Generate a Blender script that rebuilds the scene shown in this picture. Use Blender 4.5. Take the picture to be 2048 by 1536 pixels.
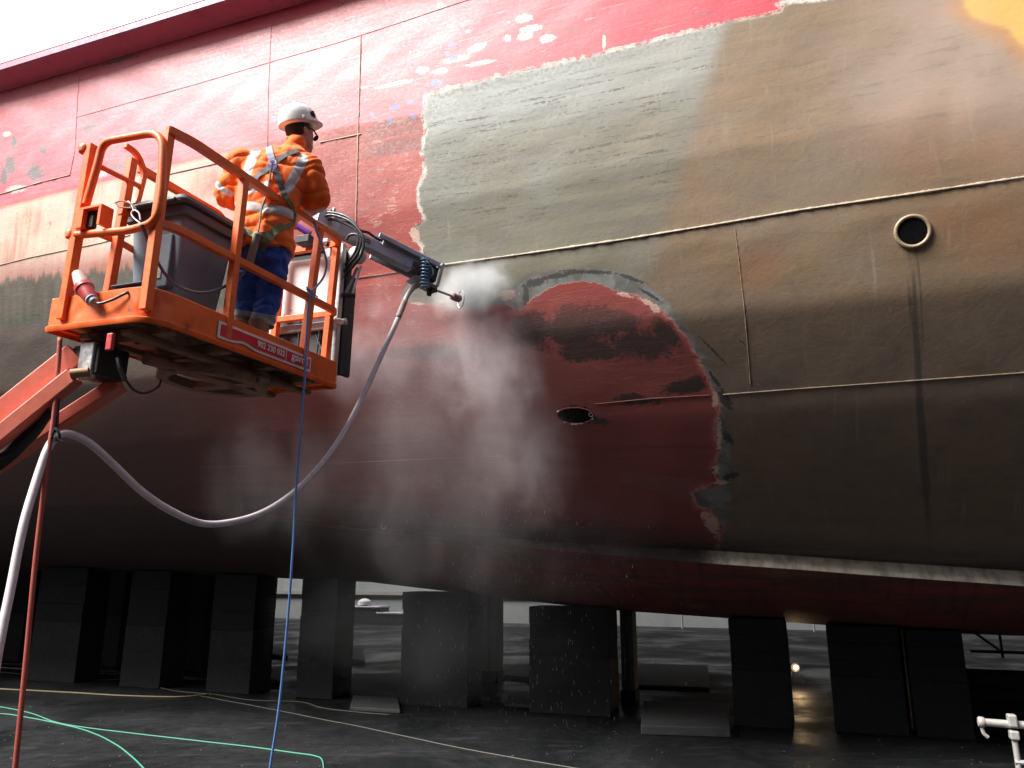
import bpy, math, random
import numpy as np
from mathutils import Vector, Matrix, noise as mnoise
from mathutils.bvhtree import BVHTree
random.seed(7); np.random.seed(7)
for o in list(bpy.data.objects): bpy.data.objects.remove(o)
S = bpy.context.scene
COL = S.collection
RAD = math.radians

# ---------------------------------------------------------------- camera, sky, sun, exposure
FPX, CX, CY, HZ, CAMH = 1550., 1024., 768., 1150., 1.7
TH = math.atan((HZ - CY) / FPX)
cam = bpy.data.cameras.new('camera'); cam.sensor_width = 36; cam.lens = 36 * FPX / 2048
cam.clip_start = .05; cam.clip_end = 600
co = bpy.data.objects.new('camera', cam); COL.objects.link(co)
co.location = (0, 0, CAMH); co.rotation_euler = (math.pi / 2 + TH, 0, 0)
S.camera = co
SUN_DIR = Vector((-.9371 * .48 - .349 * .46, .349 * .48 - .9371 * .46, .75)).normalized()
W = bpy.data.worlds.new('World'); S.world = W; W.use_nodes = True
wt = W.node_tree
sky = wt.nodes.new('ShaderNodeTexSky'); sky.sky_type = 'NISHITA'; sky.sun_disc = False
sky.sun_elevation = math.asin(SUN_DIR.z); sky.sun_rotation = math.atan2(SUN_DIR.x, SUN_DIR.y)
sky.dust_density = 4.; sky.air_density = 1.; sky.ozone_density = .6
bg = wt.nodes['Background']; bg.inputs['Strength'].default_value = .055
wt.links.new(sky.outputs[0], bg.inputs[0])
sun = bpy.data.lights.new('sun', 'SUN'); sun.energy = 4.6; sun.angle = RAD(28); sun.color = (1, .97, .93)
so = bpy.data.objects.new('sun', sun); COL.objects.link(so)
so.rotation_euler = SUN_DIR.to_track_quat('Z', 'Y').to_euler()
S.view_settings.view_transform = 'Standard'; S.view_settings.look = 'None'
S.view_settings.gamma = 1; S.view_settings.use_curve_mapping = False
S.view_settings.exposure = 1.08
S.render.engine = 'CYCLES'
cy = S.cycles
cy.use_denoising = True
try: cy.denoiser = 'OPENIMAGEDENOISE'
except Exception: pass
cy.max_bounces = 6; cy.diffuse_bounces = 3; cy.glossy_bounces = 3; cy.volume_bounces = 1
cy.volume_step_rate = 2.; cy.volume_max_steps = 64; cy.use_adaptive_sampling = True; cy.adaptive_threshold = .02
cy.sample_clamp_indirect = 5

# ---------------------------------------------------------------- geometry helpers
st, ct = math.sin(TH), math.cos(TH)
EYE = np.array([0, 0, CAMH])
def ray(px, py):
    x, y = (px - CX) / FPX, (CY - py) / FPX
    return np.array([x, ct - y * st, st + y * ct])
def on_z(px, py, z):
    d = ray(px, py); return EYE + d * ((z - CAMH) / d[2])
def on_y(px, py, y):
    d = ray(px, py); return EYE + d * (y / d[1])
def project(P):
    P = np.asarray(P, float) - EYE
    zf = P[..., 1] * ct + P[..., 2] * st; u = -P[..., 1] * st + P[..., 2] * ct
    return CX + FPX * P[..., 0] / zf, CY - FPX * u / zf
# platform frame (x along its length, y across towards the ship, z up)
PB = np.array([-1.86, 3.755, 2.961])
EL = np.array([.3710, .9286, .0064]); EW = np.array([-.9283, .3709, .0268])
EL /= np.linalg.norm(EL); EW -= EL * (EW @ EL); EW /= np.linalg.norm(EW); EU = np.cross(EL, EW)
PR = np.array([EL, EW, EU])
def L2W(x, y, z): return PB + EL * x + EW * y + EU * z
def loc(px, py, **k):                       # point of the platform frame where the sight line meets a plane x=, y= or z=
    a, v = list(k.items())[0]; i = 'xyz'.index(a)
    d = PR @ ray(px, py); o = PR @ (EYE - PB)
    return o + d * ((v - o[i]) / d[i])
def wloc(px, py, **k): return L2W(*loc(px, py, **k))

def smooth_path(pts, n=8, closed=False):
    P = [np.asarray(p, float) for p in pts]
    if len(P) < 3: return P
    out = []; N = len(P)
    for i in range(N if closed else N - 1):
        p0 = P[i - 1] if (closed or i) else 2 * P[0] - P[1]
        p1, p2 = P[i], P[(i + 1) % N]
        p3 = P[(i + 2) % N] if (closed or i + 2 < N) else 2 * P[-1] - P[-2]
        for k in range(n):
            t = k / n
            out.append(.5 * (2 * p1 + (p2 - p0) * t + (2 * p0 - 5 * p1 + 4 * p2 - p3) * t * t + (3 * p1 - p0 - 3 * p2 + p3) * t ** 3))
    if not closed: out.append(P[-1])
    return out
def fillet(pts, r, n=6, closed=False):      # round the corners of a polyline
    P = [np.asarray(p, float) for p in pts]; N = len(P); out = []
    for i in range(N):
        if not closed and i in (0, N - 1): out.append(P[i]); continue
        rr = r[i] if hasattr(r, '__len__') else r
        a, b, c = P[i - 1], P[i], P[(i + 1) % N]
        u, v = a - b, c - b; lu, lv = np.linalg.norm(u), np.linalg.norm(v); u, v = u / lu, v / lv
        d = min(rr, lu * .49, lv * .49)
        if d < 1e-4: out.append(b); continue
        for k in range(n + 1):
            t = k / n; out.append((1 - t) ** 2 * (b + u * d) + 2 * t * (1 - t) * b + t * t * (b + v * d))
    return out

class MB:
    def __init__(s): s.v = []; s.f = []
    def add(s, vs, fs):
        k = len(s.v); s.v.extend([tuple(map(float, p)) for p in vs]); s.f.extend([tuple(i + k for i in f) for f in fs]); return s
    def hexa(s, p):                          # eight corners: bottom ring 0-3, top ring 4-7
        return s.add(p, [(3, 2, 1, 0), (4, 5, 6, 7), (0, 1, 5, 4), (1, 2, 6, 5), (2, 3, 7, 6), (3, 0, 4, 7)])
    def box(s, lo, hi, M=None, bev=0.):
        (a, b, c), (d, e, f) = lo, hi
        if bev > 0:
            return s.loft([[(a + i, b + i2, z) for (i, i2) in ()] for z in ()]) if 0 else s._bbox(lo, hi, bev, M)
        p = [(a, b, c), (d, b, c), (d, e, c), (a, e, c), (a, b, f), (d, b, f), (d, e, f), (a, e, f)]
        if M is not None: p = [M(*q) for q in p]
        return s.hexa(p)
    def _bbox(s, lo, hi, r, M):
        (a, b, c), (d, e, f) = lo, hi
        def ring(x0, y0, x1, y1, z, q):
            pts = [(x0 + q, y0, z), (x1 - q, y0, z), (x1, y0 + q, z), (x1, y1 - q, z), (x1 - q, y1, z), (x0 + q, y1, z), (x0, y1 - q, z), (x0, y0 + q, z)]
            return [M(*p) for p in pts] if M is not None else pts
        rings = [ring(a + r, b + r, d - r, e - r, c, r), ring(a, b, d, e, c + r, r), ring(a, b, d, e, f - r, r), ring(a + r, b + r, d - r, e - r, f, r)]
        return s.loft(rings)
    def obox(s, c, ax, ay, az, h):           # oriented box: centre, axes, half sizes
        c = np.asarray(c, float); ax, ay, az = [np.asarray(q, float) for q in (ax, ay, az)]
        P = [c + ax * h[0] * i + ay * h[1] * j + az * h[2] * k for k in (-1, 1) for (i, j) in ((-1, -1), (1, -1), (1, 1), (-1, 1))]
        return s.hexa(P)
    def loft(s, rings, cap=True, close=True):
        n = len(rings[0]); vs = [p for r in rings for p in r]; fs = []
        for i in range(len(rings) - 1):
            for j in range(n if close else n - 1):
                a, b = i * n + j, i * n + (j + 1) % n
                fs.append((a, b, b + n, a + n))
        if cap: fs += [tuple(range(n))[::-1], tuple(range((len(rings) - 1) * n, len(rings) * n))]
        return s.add(vs, fs)
    def tube(s, pts, r, n=8, closed=False, up=None, square=None, cap=True):
        P = [np.asarray(p, float) for p in pts]; N = len(P); rings = []
        T = []
        for i in range(N):
            a = P[i - 1] if (closed or i) else P[i]; b = P[(i + 1) % N] if (closed or i < N - 1) else P[i]
            t = b - a; T.append(t / (np.linalg.norm(t) + 1e-12))
        u = np.asarray(up, float) if up is not None else (np.array([0, 0, 1.]) if abs(T[0][2]) < .9 else np.array([1., 0, 0]))
        for i in range(N):
            t = T[i]
            if up is not None: u = np.asarray(up, float)
            u = u - t * (u @ t); u /= np.linalg.norm(u) + 1e-12; w = np.cross(t, u)
            rr = r[i] if hasattr(r, '__len__') else r
            if square is not None:
                a, b = square
                rings.append([P[i] + w * x + u * y for x, y in ((-a, -b), (a, -b), (a, b), (-a, b))])
            else:
                rings.append([P[i] + (u * math.cos(2 * math.pi * k / n) + w * math.sin(2 * math.pi * k / n)) * rr for k in range(n)])
        if closed: rings.append(rings[0])
        return s.loft(rings, cap=cap and not closed)
    def lathe(s, prof, c, ax, n=20, cap=True):   # profile (radius, height) about an axis
        ax = np.asarray(ax, float); ax /= np.linalg.norm(ax); c = np.asarray(c, float)
        u = np.cross(ax, [0, 0, 1.]) if abs(ax[2]) < .9 else np.cross(ax, [1., 0, 0]); u /= np.linalg.norm(u); w = np.cross(ax, u)
        rings = [[c + ax * h + (u * math.cos(2 * math.pi * k / n) + w * math.sin(2 * math.pi * k / n)) * max(r, 1e-4) for k in range(n)] for r, h in prof]
        return s.loft(rings, cap=cap)
    def torus(s, c, ax, R, r, n=28, m=8):
        ax = np.asarray(ax, float); ax /= np.linalg.norm(ax)
        u = np.cross(ax, [0, 0, 1.]) if abs(ax[2]) < .9 else np.cross(ax, [1., 0, 0]); u /= np.linalg.norm(u); w = np.cross(ax, u)
        return s.tube([np.asarray(c) + (u * math.cos(2 * math.pi * k / n) + w * math.sin(2 * math.pi * k / n)) * R for k in range(n)], r, m, closed=True)
    def obj(s, name, mat, parent=None, smooth=False, local=False, bevel=0, kind=None):
        me = bpy.data.meshes.new(name); me.from_pydata(s.v, [], s.f); me.update()
        return link(name, me, mat, parent, smooth, local, bevel, kind)

def link(name, me, mat, parent=None, smooth=False, local=False, bevel=0, kind=None):
    if mat is not None and not me.materials: me.materials.append(mat)
    o = bpy.data.objects.new(name, me); COL.objects.link(o)
    if parent is not None:
        o.parent = parent
        if not local: o.matrix_parent_inverse = root_matrix(parent).inverted()
    if smooth:
        me.polygons.foreach_set('use_smooth', [True] * len(me.polygons))
        if smooth != 'all':
            try: me.set_sharp_from_angle(angle=RAD(40))
            except Exception: pass
    if bevel:
        b = o.modifiers.new('bevel', 'BEVEL'); b.width = bevel; b.segments = 2; b.limit_method = 'ANGLE'
    if kind: o['kind'] = kind
    return o
def root_matrix(o):
    m = o.matrix_basis.copy()
    if o.parent: m = root_matrix(o.parent) @ o.matrix_parent_inverse @ m
    return m
def thing(name, label, cat, at=(0, 0, 0), group=None, M=None):
    o = bpy.data.objects.new(name, None); o.empty_display_size = .1; COL.objects.link(o)
    if M is not None: o.matrix_basis = M
    else: o.location = tuple(map(float, at))
    o['label'] = label; o['category'] = cat
    if group: o['group'] = group
    return o
def tag(o, label, cat, group=None):
    o['label'] = label; o['category'] = cat
    if group: o['group'] = group
    return o

# ---------------------------------------------------------------- material helpers
class G:
    def __init__(s, name):
        s.m = bpy.data.materials.new(name); s.m.use_nodes = True; s.t = s.m.node_tree
        s.b = s.t.nodes['Principled BSDF']; s.out = s.t.nodes['Material Output']
    def put(s, sock, v):
        if v is None: return
        if isinstance(v, bpy.types.NodeSocket): s.t.links.new(v, sock)
        elif sock.type == 'RGBA' and not hasattr(v, '__len__'): sock.default_value = (v, v, v, 1)
        elif sock.type == 'RGBA' and len(v) == 3: sock.default_value = (*v, 1)
        else: sock.default_value = v
    def math(s, op, a, b=None, c=None, clamp=False):
        n = s.t.nodes.new('ShaderNodeMath'); n.operation = op; n.use_clamp = clamp
        for i, x in enumerate((a, b, c)): s.put(n.inputs[i], x)
        return n.outputs[0]
    def mix(s, f, a, b, mode='MIX'):
        n = s.t.nodes.new('ShaderNodeMix'); n.data_type = 'RGBA'; n.blend_type = mode
        s.put(n.inputs[0], f); s.put(n.inputs[6], a); s.put(n.inputs[7], b); return n.outputs[2]
    def ss(s, v, lo, hi, a=0., b=1., lin=False):
        n = s.t.nodes.new('ShaderNodeMapRange'); n.interpolation_type = 'LINEAR' if lin else 'SMOOTHSTEP'
        for i, x in enumerate((v, lo, hi, a, b)): s.put(n.inputs[i], x)
        return n.outputs[0]
    def attr(s, name, vec=False):
        n = s.t.nodes.new('ShaderNodeAttribute'); n.attribute_name = name; return n.outputs['Vector'] if vec else n.outputs['Fac']
    def coord(s, which='Object'):
        return s.t.nodes.new('ShaderNodeTexCoord').outputs[which]
    def scale(s, v, k, off=(0, 0, 0), rot=(0, 0, 0)):
        n = s.t.nodes.new('ShaderNodeMapping'); s.put(n.inputs[0], v); n.inputs[1].default_value = off; n.inputs[2].default_value = rot
        n.inputs[3].default_value = k if hasattr(k, '__len__') else (k, k, k); return n.outputs[0]
    def noise(s, v, k=1., detail=4., rough=.55, dist=0., col=False):
        n = s.t.nodes.new('ShaderNodeTexNoise'); s.put(n.inputs['Vector'], v); n.inputs['Scale'].default_value = k
        n.inputs['Detail'].default_value = detail; n.inputs['Roughness'].default_value = rough; n.inputs['Distortion'].default_value = dist
        return n.outputs[1 if col else 0]
    def vor(s, v, k, feature='F1'):
        n = s.t.nodes.new('ShaderNodeTexVoronoi'); s.put(n.inputs['Vector'], v); n.inputs['Scale'].default_value = k; n.feature = feature; return n.outputs[0]
    def bump(s, h, k=.3, d=.01):
        n = s.t.nodes.new('ShaderNodeBump'); s.put(n.inputs['Height'], h); n.inputs['Strength'].default_value = k; n.inputs['Distance'].default_value = d
        s.t.links.new(n.outputs[0], s.b.inputs['Normal'])
    def set(s, **k):
        for a, v in k.items(): s.put(s.b.inputs[a.replace('_', ' ')], v)
        return s

def paint(name, col, rough=.5, metal=0., dirt=(.06, .05, .04), amt=.35, k=6., wear=None, wamt=0., spec=.5, bump=.15, coat=0., streak=False):
    g = G(name); c = g.coord()
    if streak: c2 = g.scale(c, (1, 1, .15))
    else: c2 = c
    n1 = g.noise(c2, k, 6, .62); n2 = g.noise(c, k * 5.3, 5, .6); n3 = g.noise(c, k * 17, 3, .6)
    f = g.math('MULTIPLY', g.ss(n1, .48, .72), amt, clamp=True)
    base = g.mix(g.ss(n2, .3, .75, 0, .35), col, tuple(min(1, x * 1.25 + .01) for x in col))
    base = g.mix(f, base, dirt)
    if wear: base = g.mix(g.math('MULTIPLY', g.ss(g.math('ADD', g.math('MULTIPLY', n1, .5), g.math('MULTIPLY', n2, .6)), .66, .72), wamt), base, wear)
    g.set(Base_Color=base, Metallic=metal, Roughness=g.ss(n2, .2, .8, max(.05, rough - .12), min(1, rough + .15)), Specular_IOR_Level=spec)
    if coat: g.set(Coat_Weight=coat, Coat_Roughness=.15)
    if bump: g.bump(g.math('ADD', n2, g.math('MULTIPLY', n3, .4)), bump, .006)
    return g.m

ORANGE = paint('orange_paint', (.86, .145, .022), .42, amt=.4, k=6, wear=(.16, .07, .04), wamt=.75, dirt=(.28, .05, .015))
BOOM = paint('faded_orange_paint', (.70, .16, .10), .5, amt=.45, k=3, dirt=(.55, .3, .24), wear=(.2, .07, .04), wamt=.4)
RUST = paint('muddy_rusted_steel', (.30, .18, .12), .8, amt=.65, k=7, dirt=(.012, .011, .010), wear=(.30, .24, .19), wamt=.5, bump=.6)
DARKSTEEL = paint('dark_steel', (.035, .036, .038), .55, .4, amt=.5, k=9, dirt=(.10, .06, .04))
BLACK = paint('black_plastic', (.018, .019, .021), .5, amt=.3, dirt=(.06, .055, .05))
RUBBER = paint('black_rubber', (.014, .015, .017), .42, amt=.3, dirt=(.05, .05, .05), bump=.05)
BINGREY = paint('grey_bin_plastic', (.15, .195, .25), .55, amt=.3, k=4, dirt=(.16, .15, .15), wear=(.3, .29, .28), wamt=.25)
BINDARK = paint('dark_bin_plastic', (.085, .11, .14), .6, amt=.4, k=6, dirt=(.15, .14, .14))
WHITEP = paint('white_paint', (.72, .71, .70), .5, amt=.2, dirt=(.4, .36, .33))
ALU = paint('aluminium', (.55, .56, .57), .42, .7, amt=.35, dirt=(.2, .17, .17))
GREYST = paint('grey_steel', (.46, .44, .48), .5, .35, amt=.5, k=8, dirt=(.16, .11, .11), wear=(.5, .48, .48), wamt=.4)
PURPLE = paint('purple_plastic', (.16, .04, .36), .4, amt=.2)
REDP = paint('red_plastic', (.50, .045, .05), .4, amt=.35, dirt=(.62, .45, .42))
REDHOSE = paint('red_hose_rubber', (.36, .075, .05), .55, amt=.3, dirt=(.2, .08, .07))
BLUECAB = paint('blue_cable_plastic', (.15, .33, .68), .4, amt=.2, dirt=(.2, .22, .3))
PALEHOSE = paint('pale_hose_rubber', (.74, .67, .68), .55, amt=.35, k=9, dirt=(.30, .23, .25))
STRAP = paint('grey_webbing', (.13, .13, .135), .8, amt=.3, k=14, bump=.4)
OLIVE = paint('olive_webbing', (.22, .22, .10), .8, amt=.4, k=14, bump=.4)
TANWEB = paint('tan_webbing', (.36, .33, .25), .8, amt=.4, k=14, bump=.4)
BLUEWEB = paint('blue_webbing', (.10, .12, .42), .75, amt=.2, k=14, bump=.4)
SKIN = paint('skin', (.52, .27, .20), .5, amt=.3, k=20, dirt=(.42, .18, .13), bump=.1)
HAIR = paint('dark_hair', (.022, .018, .016), .6, amt=.2, k=40, bump=.6)
BOOT = paint('tan_boot_leather', (.28, .17, .085), .7, amt=.5, k=12, dirt=(.12, .09, .06), bump=.4)
HELMET = paint('white_helmet_plastic', (.88, .87, .83), .28, amt=.12, k=7, dirt=(.5, .45, .38), coat=.4, bump=.03)
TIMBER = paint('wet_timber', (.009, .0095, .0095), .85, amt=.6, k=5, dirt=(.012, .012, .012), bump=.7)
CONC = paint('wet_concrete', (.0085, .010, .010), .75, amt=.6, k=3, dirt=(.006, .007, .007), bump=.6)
WHITETUBE = paint('galvanised_tube', (.36, .35, .335), .45, .25, amt=.35, k=10, dirt=(.3, .24, .2))
ROPE = paint('beige_hose', (.085, .08, .065), .7, amt=.4, k=10, dirt=(.1, .09, .07))
CREAMROPE = paint('cream_hose', (.28, .24, .15), .7, amt=.3, k=10, dirt=(.2, .17, .1))
GREENROPE = paint('green_hose', (.05, .24, .16), .6, amt=.3, k=10, dirt=(.1, .2, .16))
STICK_RED = paint('red_print', (.70, .012, .045), .4, amt=.08, dirt=(.5, .02, .05), bump=0)
STICK_WHITE = paint('white_print', (.82, .80, .78), .4, amt=.1, dirt=(.6, .55, .5), bump=0)
WALLP = paint('far_wall_paint', (.19, .20, .205), .7, amt=.5, k=.6, dirt=(.12, .13, .13), streak=True)
SLABM = paint('wet_slab', (.055, .058, .057), .7, amt=.6, k=4, dirt=(.03, .034, .034), bump=.5)
PALEBAR = paint('pale_concrete', (.20, .195, .185), .8, amt=.6, k=4, dirt=(.14, .14, .13), bump=.5)

# ================================================================= SETTING: floor, dock walls
fl = MB(); fl.add([(-80, -12, 0), (80, -12, 0), (80, 90, 0), (-80, 90, 0)], [(0, 1, 2, 3)])
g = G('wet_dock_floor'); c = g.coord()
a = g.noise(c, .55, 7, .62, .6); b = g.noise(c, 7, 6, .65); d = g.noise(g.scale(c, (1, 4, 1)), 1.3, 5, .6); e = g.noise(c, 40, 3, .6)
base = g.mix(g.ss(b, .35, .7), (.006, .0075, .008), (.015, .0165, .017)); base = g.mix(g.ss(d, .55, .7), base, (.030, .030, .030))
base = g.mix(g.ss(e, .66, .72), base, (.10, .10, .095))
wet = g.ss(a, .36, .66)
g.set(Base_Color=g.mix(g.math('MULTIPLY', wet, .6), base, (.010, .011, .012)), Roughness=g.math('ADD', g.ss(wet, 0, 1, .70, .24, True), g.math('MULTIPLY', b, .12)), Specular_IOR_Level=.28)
g.bump(g.math('ADD', b, g.math('MULTIPLY', e, .5)), .35, .01)
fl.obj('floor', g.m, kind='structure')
# direction of the ship and of the dock: running away to the left
DD = np.array([.9371, -.3490, 0.]); NI = np.array([.3490, .9371, 0.])
def ship(s, q, z): return DD * s + NI * q + np.array([0, 0, z])        # q: distance from the eye square to the ship's side
def dock_wall(q0, q1, h, label, name='dock_wall'):
    t = thing(name, label, 'dock wall', ship(0, (q0 + q1) / 2, 0))
    m = MB(); m.box((-60, q0, 0), (40, q1, h), M=ship); m.obj('wall_shell', WALLP, t)
    f0 = q0 if q0 > 0 else q1; sg = -1 if q0 > 0 else 1
    for z in (.95, 3.4, 6.):
        m = MB(); m.box((-60, min(f0, f0 + sg * .12), z), (40, max(f0, f0 + sg * .12), z + .14), M=ship); m.obj('ledge', PALEBAR, t)
    return t
dock_wall(27.5, 29.5, 9.5, 'grey dock wall beyond the ship seen between the keel blocks')
NW = dock_wall(-9.5, -7.5, 8., 'tall grey near-side dock wall, unseen, sized to block low sky and sun')  # unseen behind the camera; height set to keep low sky off the hull
m = MB(); m.box((-15, -9.4, 8.003), (40, -7.6, 12.), M=ship); m.obj('upper_shade_wall', WALLP, NW)  # unseen upper part, its height and end shaped to cut the sun

# ================================================================= SHIP
P0S = DD @ np.array([-.38, 6.6, 0]); P0Q = NI @ np.array([-.38, 6.6, 0])
ZK = 3.85
def profile():
    # overhang angle of the plating against height, integrated downwards along the girth
    kn = [(10.6, 0), (6.9, 1.), (5.25, 3.5), (5.15, 9), (4.5, 10), (4.4, 15), (3.93, 17), (3.8, 29), (3.15, 34), (3.05, 40), (2.5, 46), (2.0, 55), (1.6, 66), (1.25, 77), (1.02, 86), (.95, 89)]
    zs = np.array([k[0] for k in kn])[::-1]; al = np.array([k[1] for k in kn])[::-1]
    z, off, v = 10.6, 0., 0.; out = [(v, off, z)]
    while z > .951 and v < 30:
        dv = .12 if z > 9.4 else .022
        a = math.radians(float(np.interp(z, zs, al)))
        if off > 4.4: break
        z -= dv * math.cos(a); off += dv * math.sin(a); v += dv; out.append((v, off, z))
    return np.array(out)
PROF = profile()
def kz(s): return np.interp(s, [-9, -3.5, 0, 4, 8], [.76, .83, .955, 1.03, 1.05])
srow = np.concatenate([np.arange(-40, -7.8, .8), np.arange(-7.8, 6., .022), np.arange(6., 24, .8)])
def hull_grid():
    s = srow[None, :]; v = PROF[:, 0:1]; off = PROF[:, 1:2]; z0 = PROF[:, 2:3]
    k = kz(s); z = np.where(z0 < ZK, ZK - (ZK - z0) * k, z0 + 0 * s)
    off = off + 0 * s
    # gentle plate waviness
    w = .8 * (.0035 * np.sin(s * 2.1 + 1.3 * np.sin(z * 1.7)) + .003 * np.sin(s * 4.7 + z * 3.1) * np.sin(z * 4.3 + .7) + .0022 * np.sin(s * 8.3 - z * 2.2 + 2 * np.sin(z * 5)) * np.sin(z * 6.1))
    off = off + w
    P = DD[None, None, :] * (s + P0S)[..., None] + NI[None, None, :] * (P0Q + off)[..., None]
    P = P + np.array([0, 0, 1.]) * z[..., None]
    return P, v + 0 * s
HP, HV = hull_grid()
HX, HY = project(HP)
infr = (HP[..., 1] > .5)
HX = np.where(infr, HX, 1e5); HY = np.where(infr, HY, -1e4)
def sdf(poly, X=None, Y=None):
    X = HX if X is None else X; Y = HY if Y is None else Y
    d = np.full(X.shape, 1e9); ins = np.zeros(X.shape, bool); P = np.array(poly, float)
    for i in range(len(P)):
        (ax, ay), (bx, by) = P[i - 1], P[i]
        ex, ey = bx - ax, by - ay; wx, wy = X - ax, Y - ay
        t = np.clip((wx * ex + wy * ey) / (ex * ex + ey * ey + 1e-9), 0, 1)
        d = np.minimum(d, (wx - ex * t) ** 2 + (wy - ey * t) ** 2)
        cr = ((ay > Y) != (by > Y)) & (X < ex * (Y - ay) / (ey + (1e-12 if ey >= 0 else -1e-12)) + ax)
        ins ^= cr
    d = np.sqrt(d); return np.where(ins, d, -d)
def ell(lst):                                # 1 at the centre of each mark, 0 on its outline, falling outside
    f = np.full(HX.shape, -3.)
    for (x, y, rx, ry, *an) in lst:
        a = math.atan(an[0]) if an else math.atan(-.2); dx, dy = HX - x, HY - y
        u = (dx * math.cos(a) + dy * math.sin(a)) / rx; w = (-dx * math.sin(a) + dy * math.cos(a)) / ry
        f = np.maximum(f, 1 - np.sqrt(u * u + w * w))
    return f
def line(pts):                               # px below a line
    p = np.array(pts, float); return HY - np.interp(HX, p[:, 0], p[:, 1])
def sst(x, a, b):
    t = np.clip((x - a) / (b - a), 0, 1); return t * t * (3 - 2 * t)
STEEL = [(850, 196), (868, 184), (930, 168), (1000, 150), (1100, 128), (1200, 106), (1300, 82), (1380, 62), (1436, 47), (1452, 40), (1480, 38), (1560, 21), (1566, 6), (1590, 4), (1640, 0), (1700, -14), (3200, -330), (3200, 1240),
         (2048, 1172), (1600, 1141), (1432, 1124), (1437, 1100), (1445, 1060), (1420, 1020), (1395, 1010), (1385, 985), (1445, 965), (1423, 940), (1440, 900), (1428, 860), (1442, 815), (1425, 775), (1400, 722), (1372, 672), (1345, 640), (1312, 612), (1270, 590), (1230, 582), (1200, 570), (1160, 562), (1110, 573), (1070, 595), (1040, 620), (1000, 608), (960, 618), (930, 614), (905, 622), (880, 612), (830, 606), (800, 600),
         (812, 570), (835, 545), (846, 495), (824, 470), (828, 452), (848, 438), (836, 405), (834, 378), (850, 345), (842, 300), (852, 262), (843, 230)]
LOWCUT = [(1432, 1124), (1600, 1141), (2048, 1172), (3200, 1240), (3200, 1600), (1000, 1600), (1000, 1090)]
F = {}
F['steel'] = sdf(STEEL)
BOOTL = [(-1500, 760), (0, 412), (140, 376), (330, 331), (450, 300), (560, 279), (720, 246), (850, 226), (1000, 196), (1600, 60)]
F['boot'] = line(BOOTL)
at = line([(-1500, 700), (0, 562), (120, 548), (250, 535), (420, 520), (600, 560), (900, 700)])
F['algae'] = np.minimum(at, 95 - at) - 60 * sst(HX, 420, 640)
F['below'] = at - 80 - 40 * sst(HX, 500, 800)
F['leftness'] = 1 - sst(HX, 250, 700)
F['maroon'] = sst(HY + np.where(HX < 500, (HX - 500) * .45, 0) + 70 * sst(HX, 850, 1000), 570, 740)
F['rust'] = sst(HX - (1462 - .30 * HY), -18, 26) * .8 + .2 * sst(HX, 1050, 1350)
F['khaki'] = sst(HY + .2 * (HX - 900), 215, 330)
F['pale'] = sst(HX, 1600, 1900) * (1 - sst(HY + .18 * (HX - 1900), 150, 330))
F['orange'] = sdf([(1935, -60), (1925, 10), (1945, 38), (1985, 52), (2015, 58), (2035, 85), (2064, 118), (2300, 260), (3000, -300), (2200, -300)])
F['rustred'] = ell([(1850, 250, 130, 60), (1990, 300, 90, 60, 0), (1840, 300, 60, 60, 0), (1980, 450, 110, 80, 0), (1900, 440, 60, 40, 0), (1520, 540, 60, 40), (1870, 25, 50, 16)])
F['chipw'] = ell([(1048, 36, 19, 9), (1062, 57, 25, 8), (1015, 76, 8, 9), (1050, 73, 18, 8), (1095, 77, 17, 9), (1017, 45, 4, 3), (936, 62, 6, 4), (952, 96, 24, 8, -.5), (912, 118, 34, 7), (960, 126, 34, 5), (880, 142, 20, 6), (800, 165, 30, 5), (770, 172, 26, 4), (820, 105, 3, 4), (725, 175, 14, 3), (845, 140, 14, 8), (32, 378, 22, 8), (14, 268, 9, 6), (1580, 4, 30, 8), (880, 10, 8, 7), (1208, 84, 4, 20, 0), (190, 350, 30, 8), (280, 358, 22, 6)])
F['chipb'] = ell([(903, 53, 6, 5), (905, 90, 10, 5), (838, 88, 4, 4), (873, 166, 11, 9), (907, 117, 10, 6), (780, 242, 6, 5), (747, 230, 3, 5), (851, 205, 7, 22, 0), (790, 215, 12, 6, -.6), (822, 204, 8, 4), (826, 232, 6, 5), (678, 205, 4, 3), (718, 229, 4, 4), (743, 229, 3, 4), (548, 238, 6, 6), (560, 130, 5, 3), (895, 108, 5, 5)])
F['scrape'] = ell([(240, 120, 60, 5, -.3), (330, 190, 90, 5, -.3), (180, 255, 40, 6, -.3), (420, 120, 50, 4, -.3), (250, 330, 60, 5, -.28), (620, 120, 60, 4, -.28), (700, 40, 50, 4, -.28), (1150, 60, 60, 3, -.2), (1400, 30, 70, 3, -.2), (45, 425, 30, 12, 0), (20, 330, 16, 30, 0), (600, 176, 72, 9, -.28), (510, 196, 50, 6, -.28), (440, 250, 66, 8, -.3), (370, 280, 40, 5, -.3), (875, 22, 60, 5, -.3), (935, 8, 30, 5, -.3), (815, 40, 24, 4, -.3), (690, 5, 40, 3, -.3), (85, 300, 12, 12), (70, 345, 26, 26, 0), (28, 285, 8, 26, 0), (8, 352, 10, 30, 0), (340, 352, 5, 20, 0), (1211, 86, 5, 16, 0), (1022, 134, 5, 10, 0)])
F['arcgrey'] = np.minimum(sdf([(1000, 600), (1040, 556), (1100, 540), (1180, 533), (1240, 545), (1290, 566), (1325, 590), (1345, 612), (1400, 690), (1440, 770), (1455, 840), (1462, 930), (1462, 1000), (1440, 1120), (1430, 1120), (1385, 990), (1425, 940), (1425, 780), (1345, 640), (1230, 582), (1160, 562), (1070, 595), (1040, 622)]), 1e3)
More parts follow.
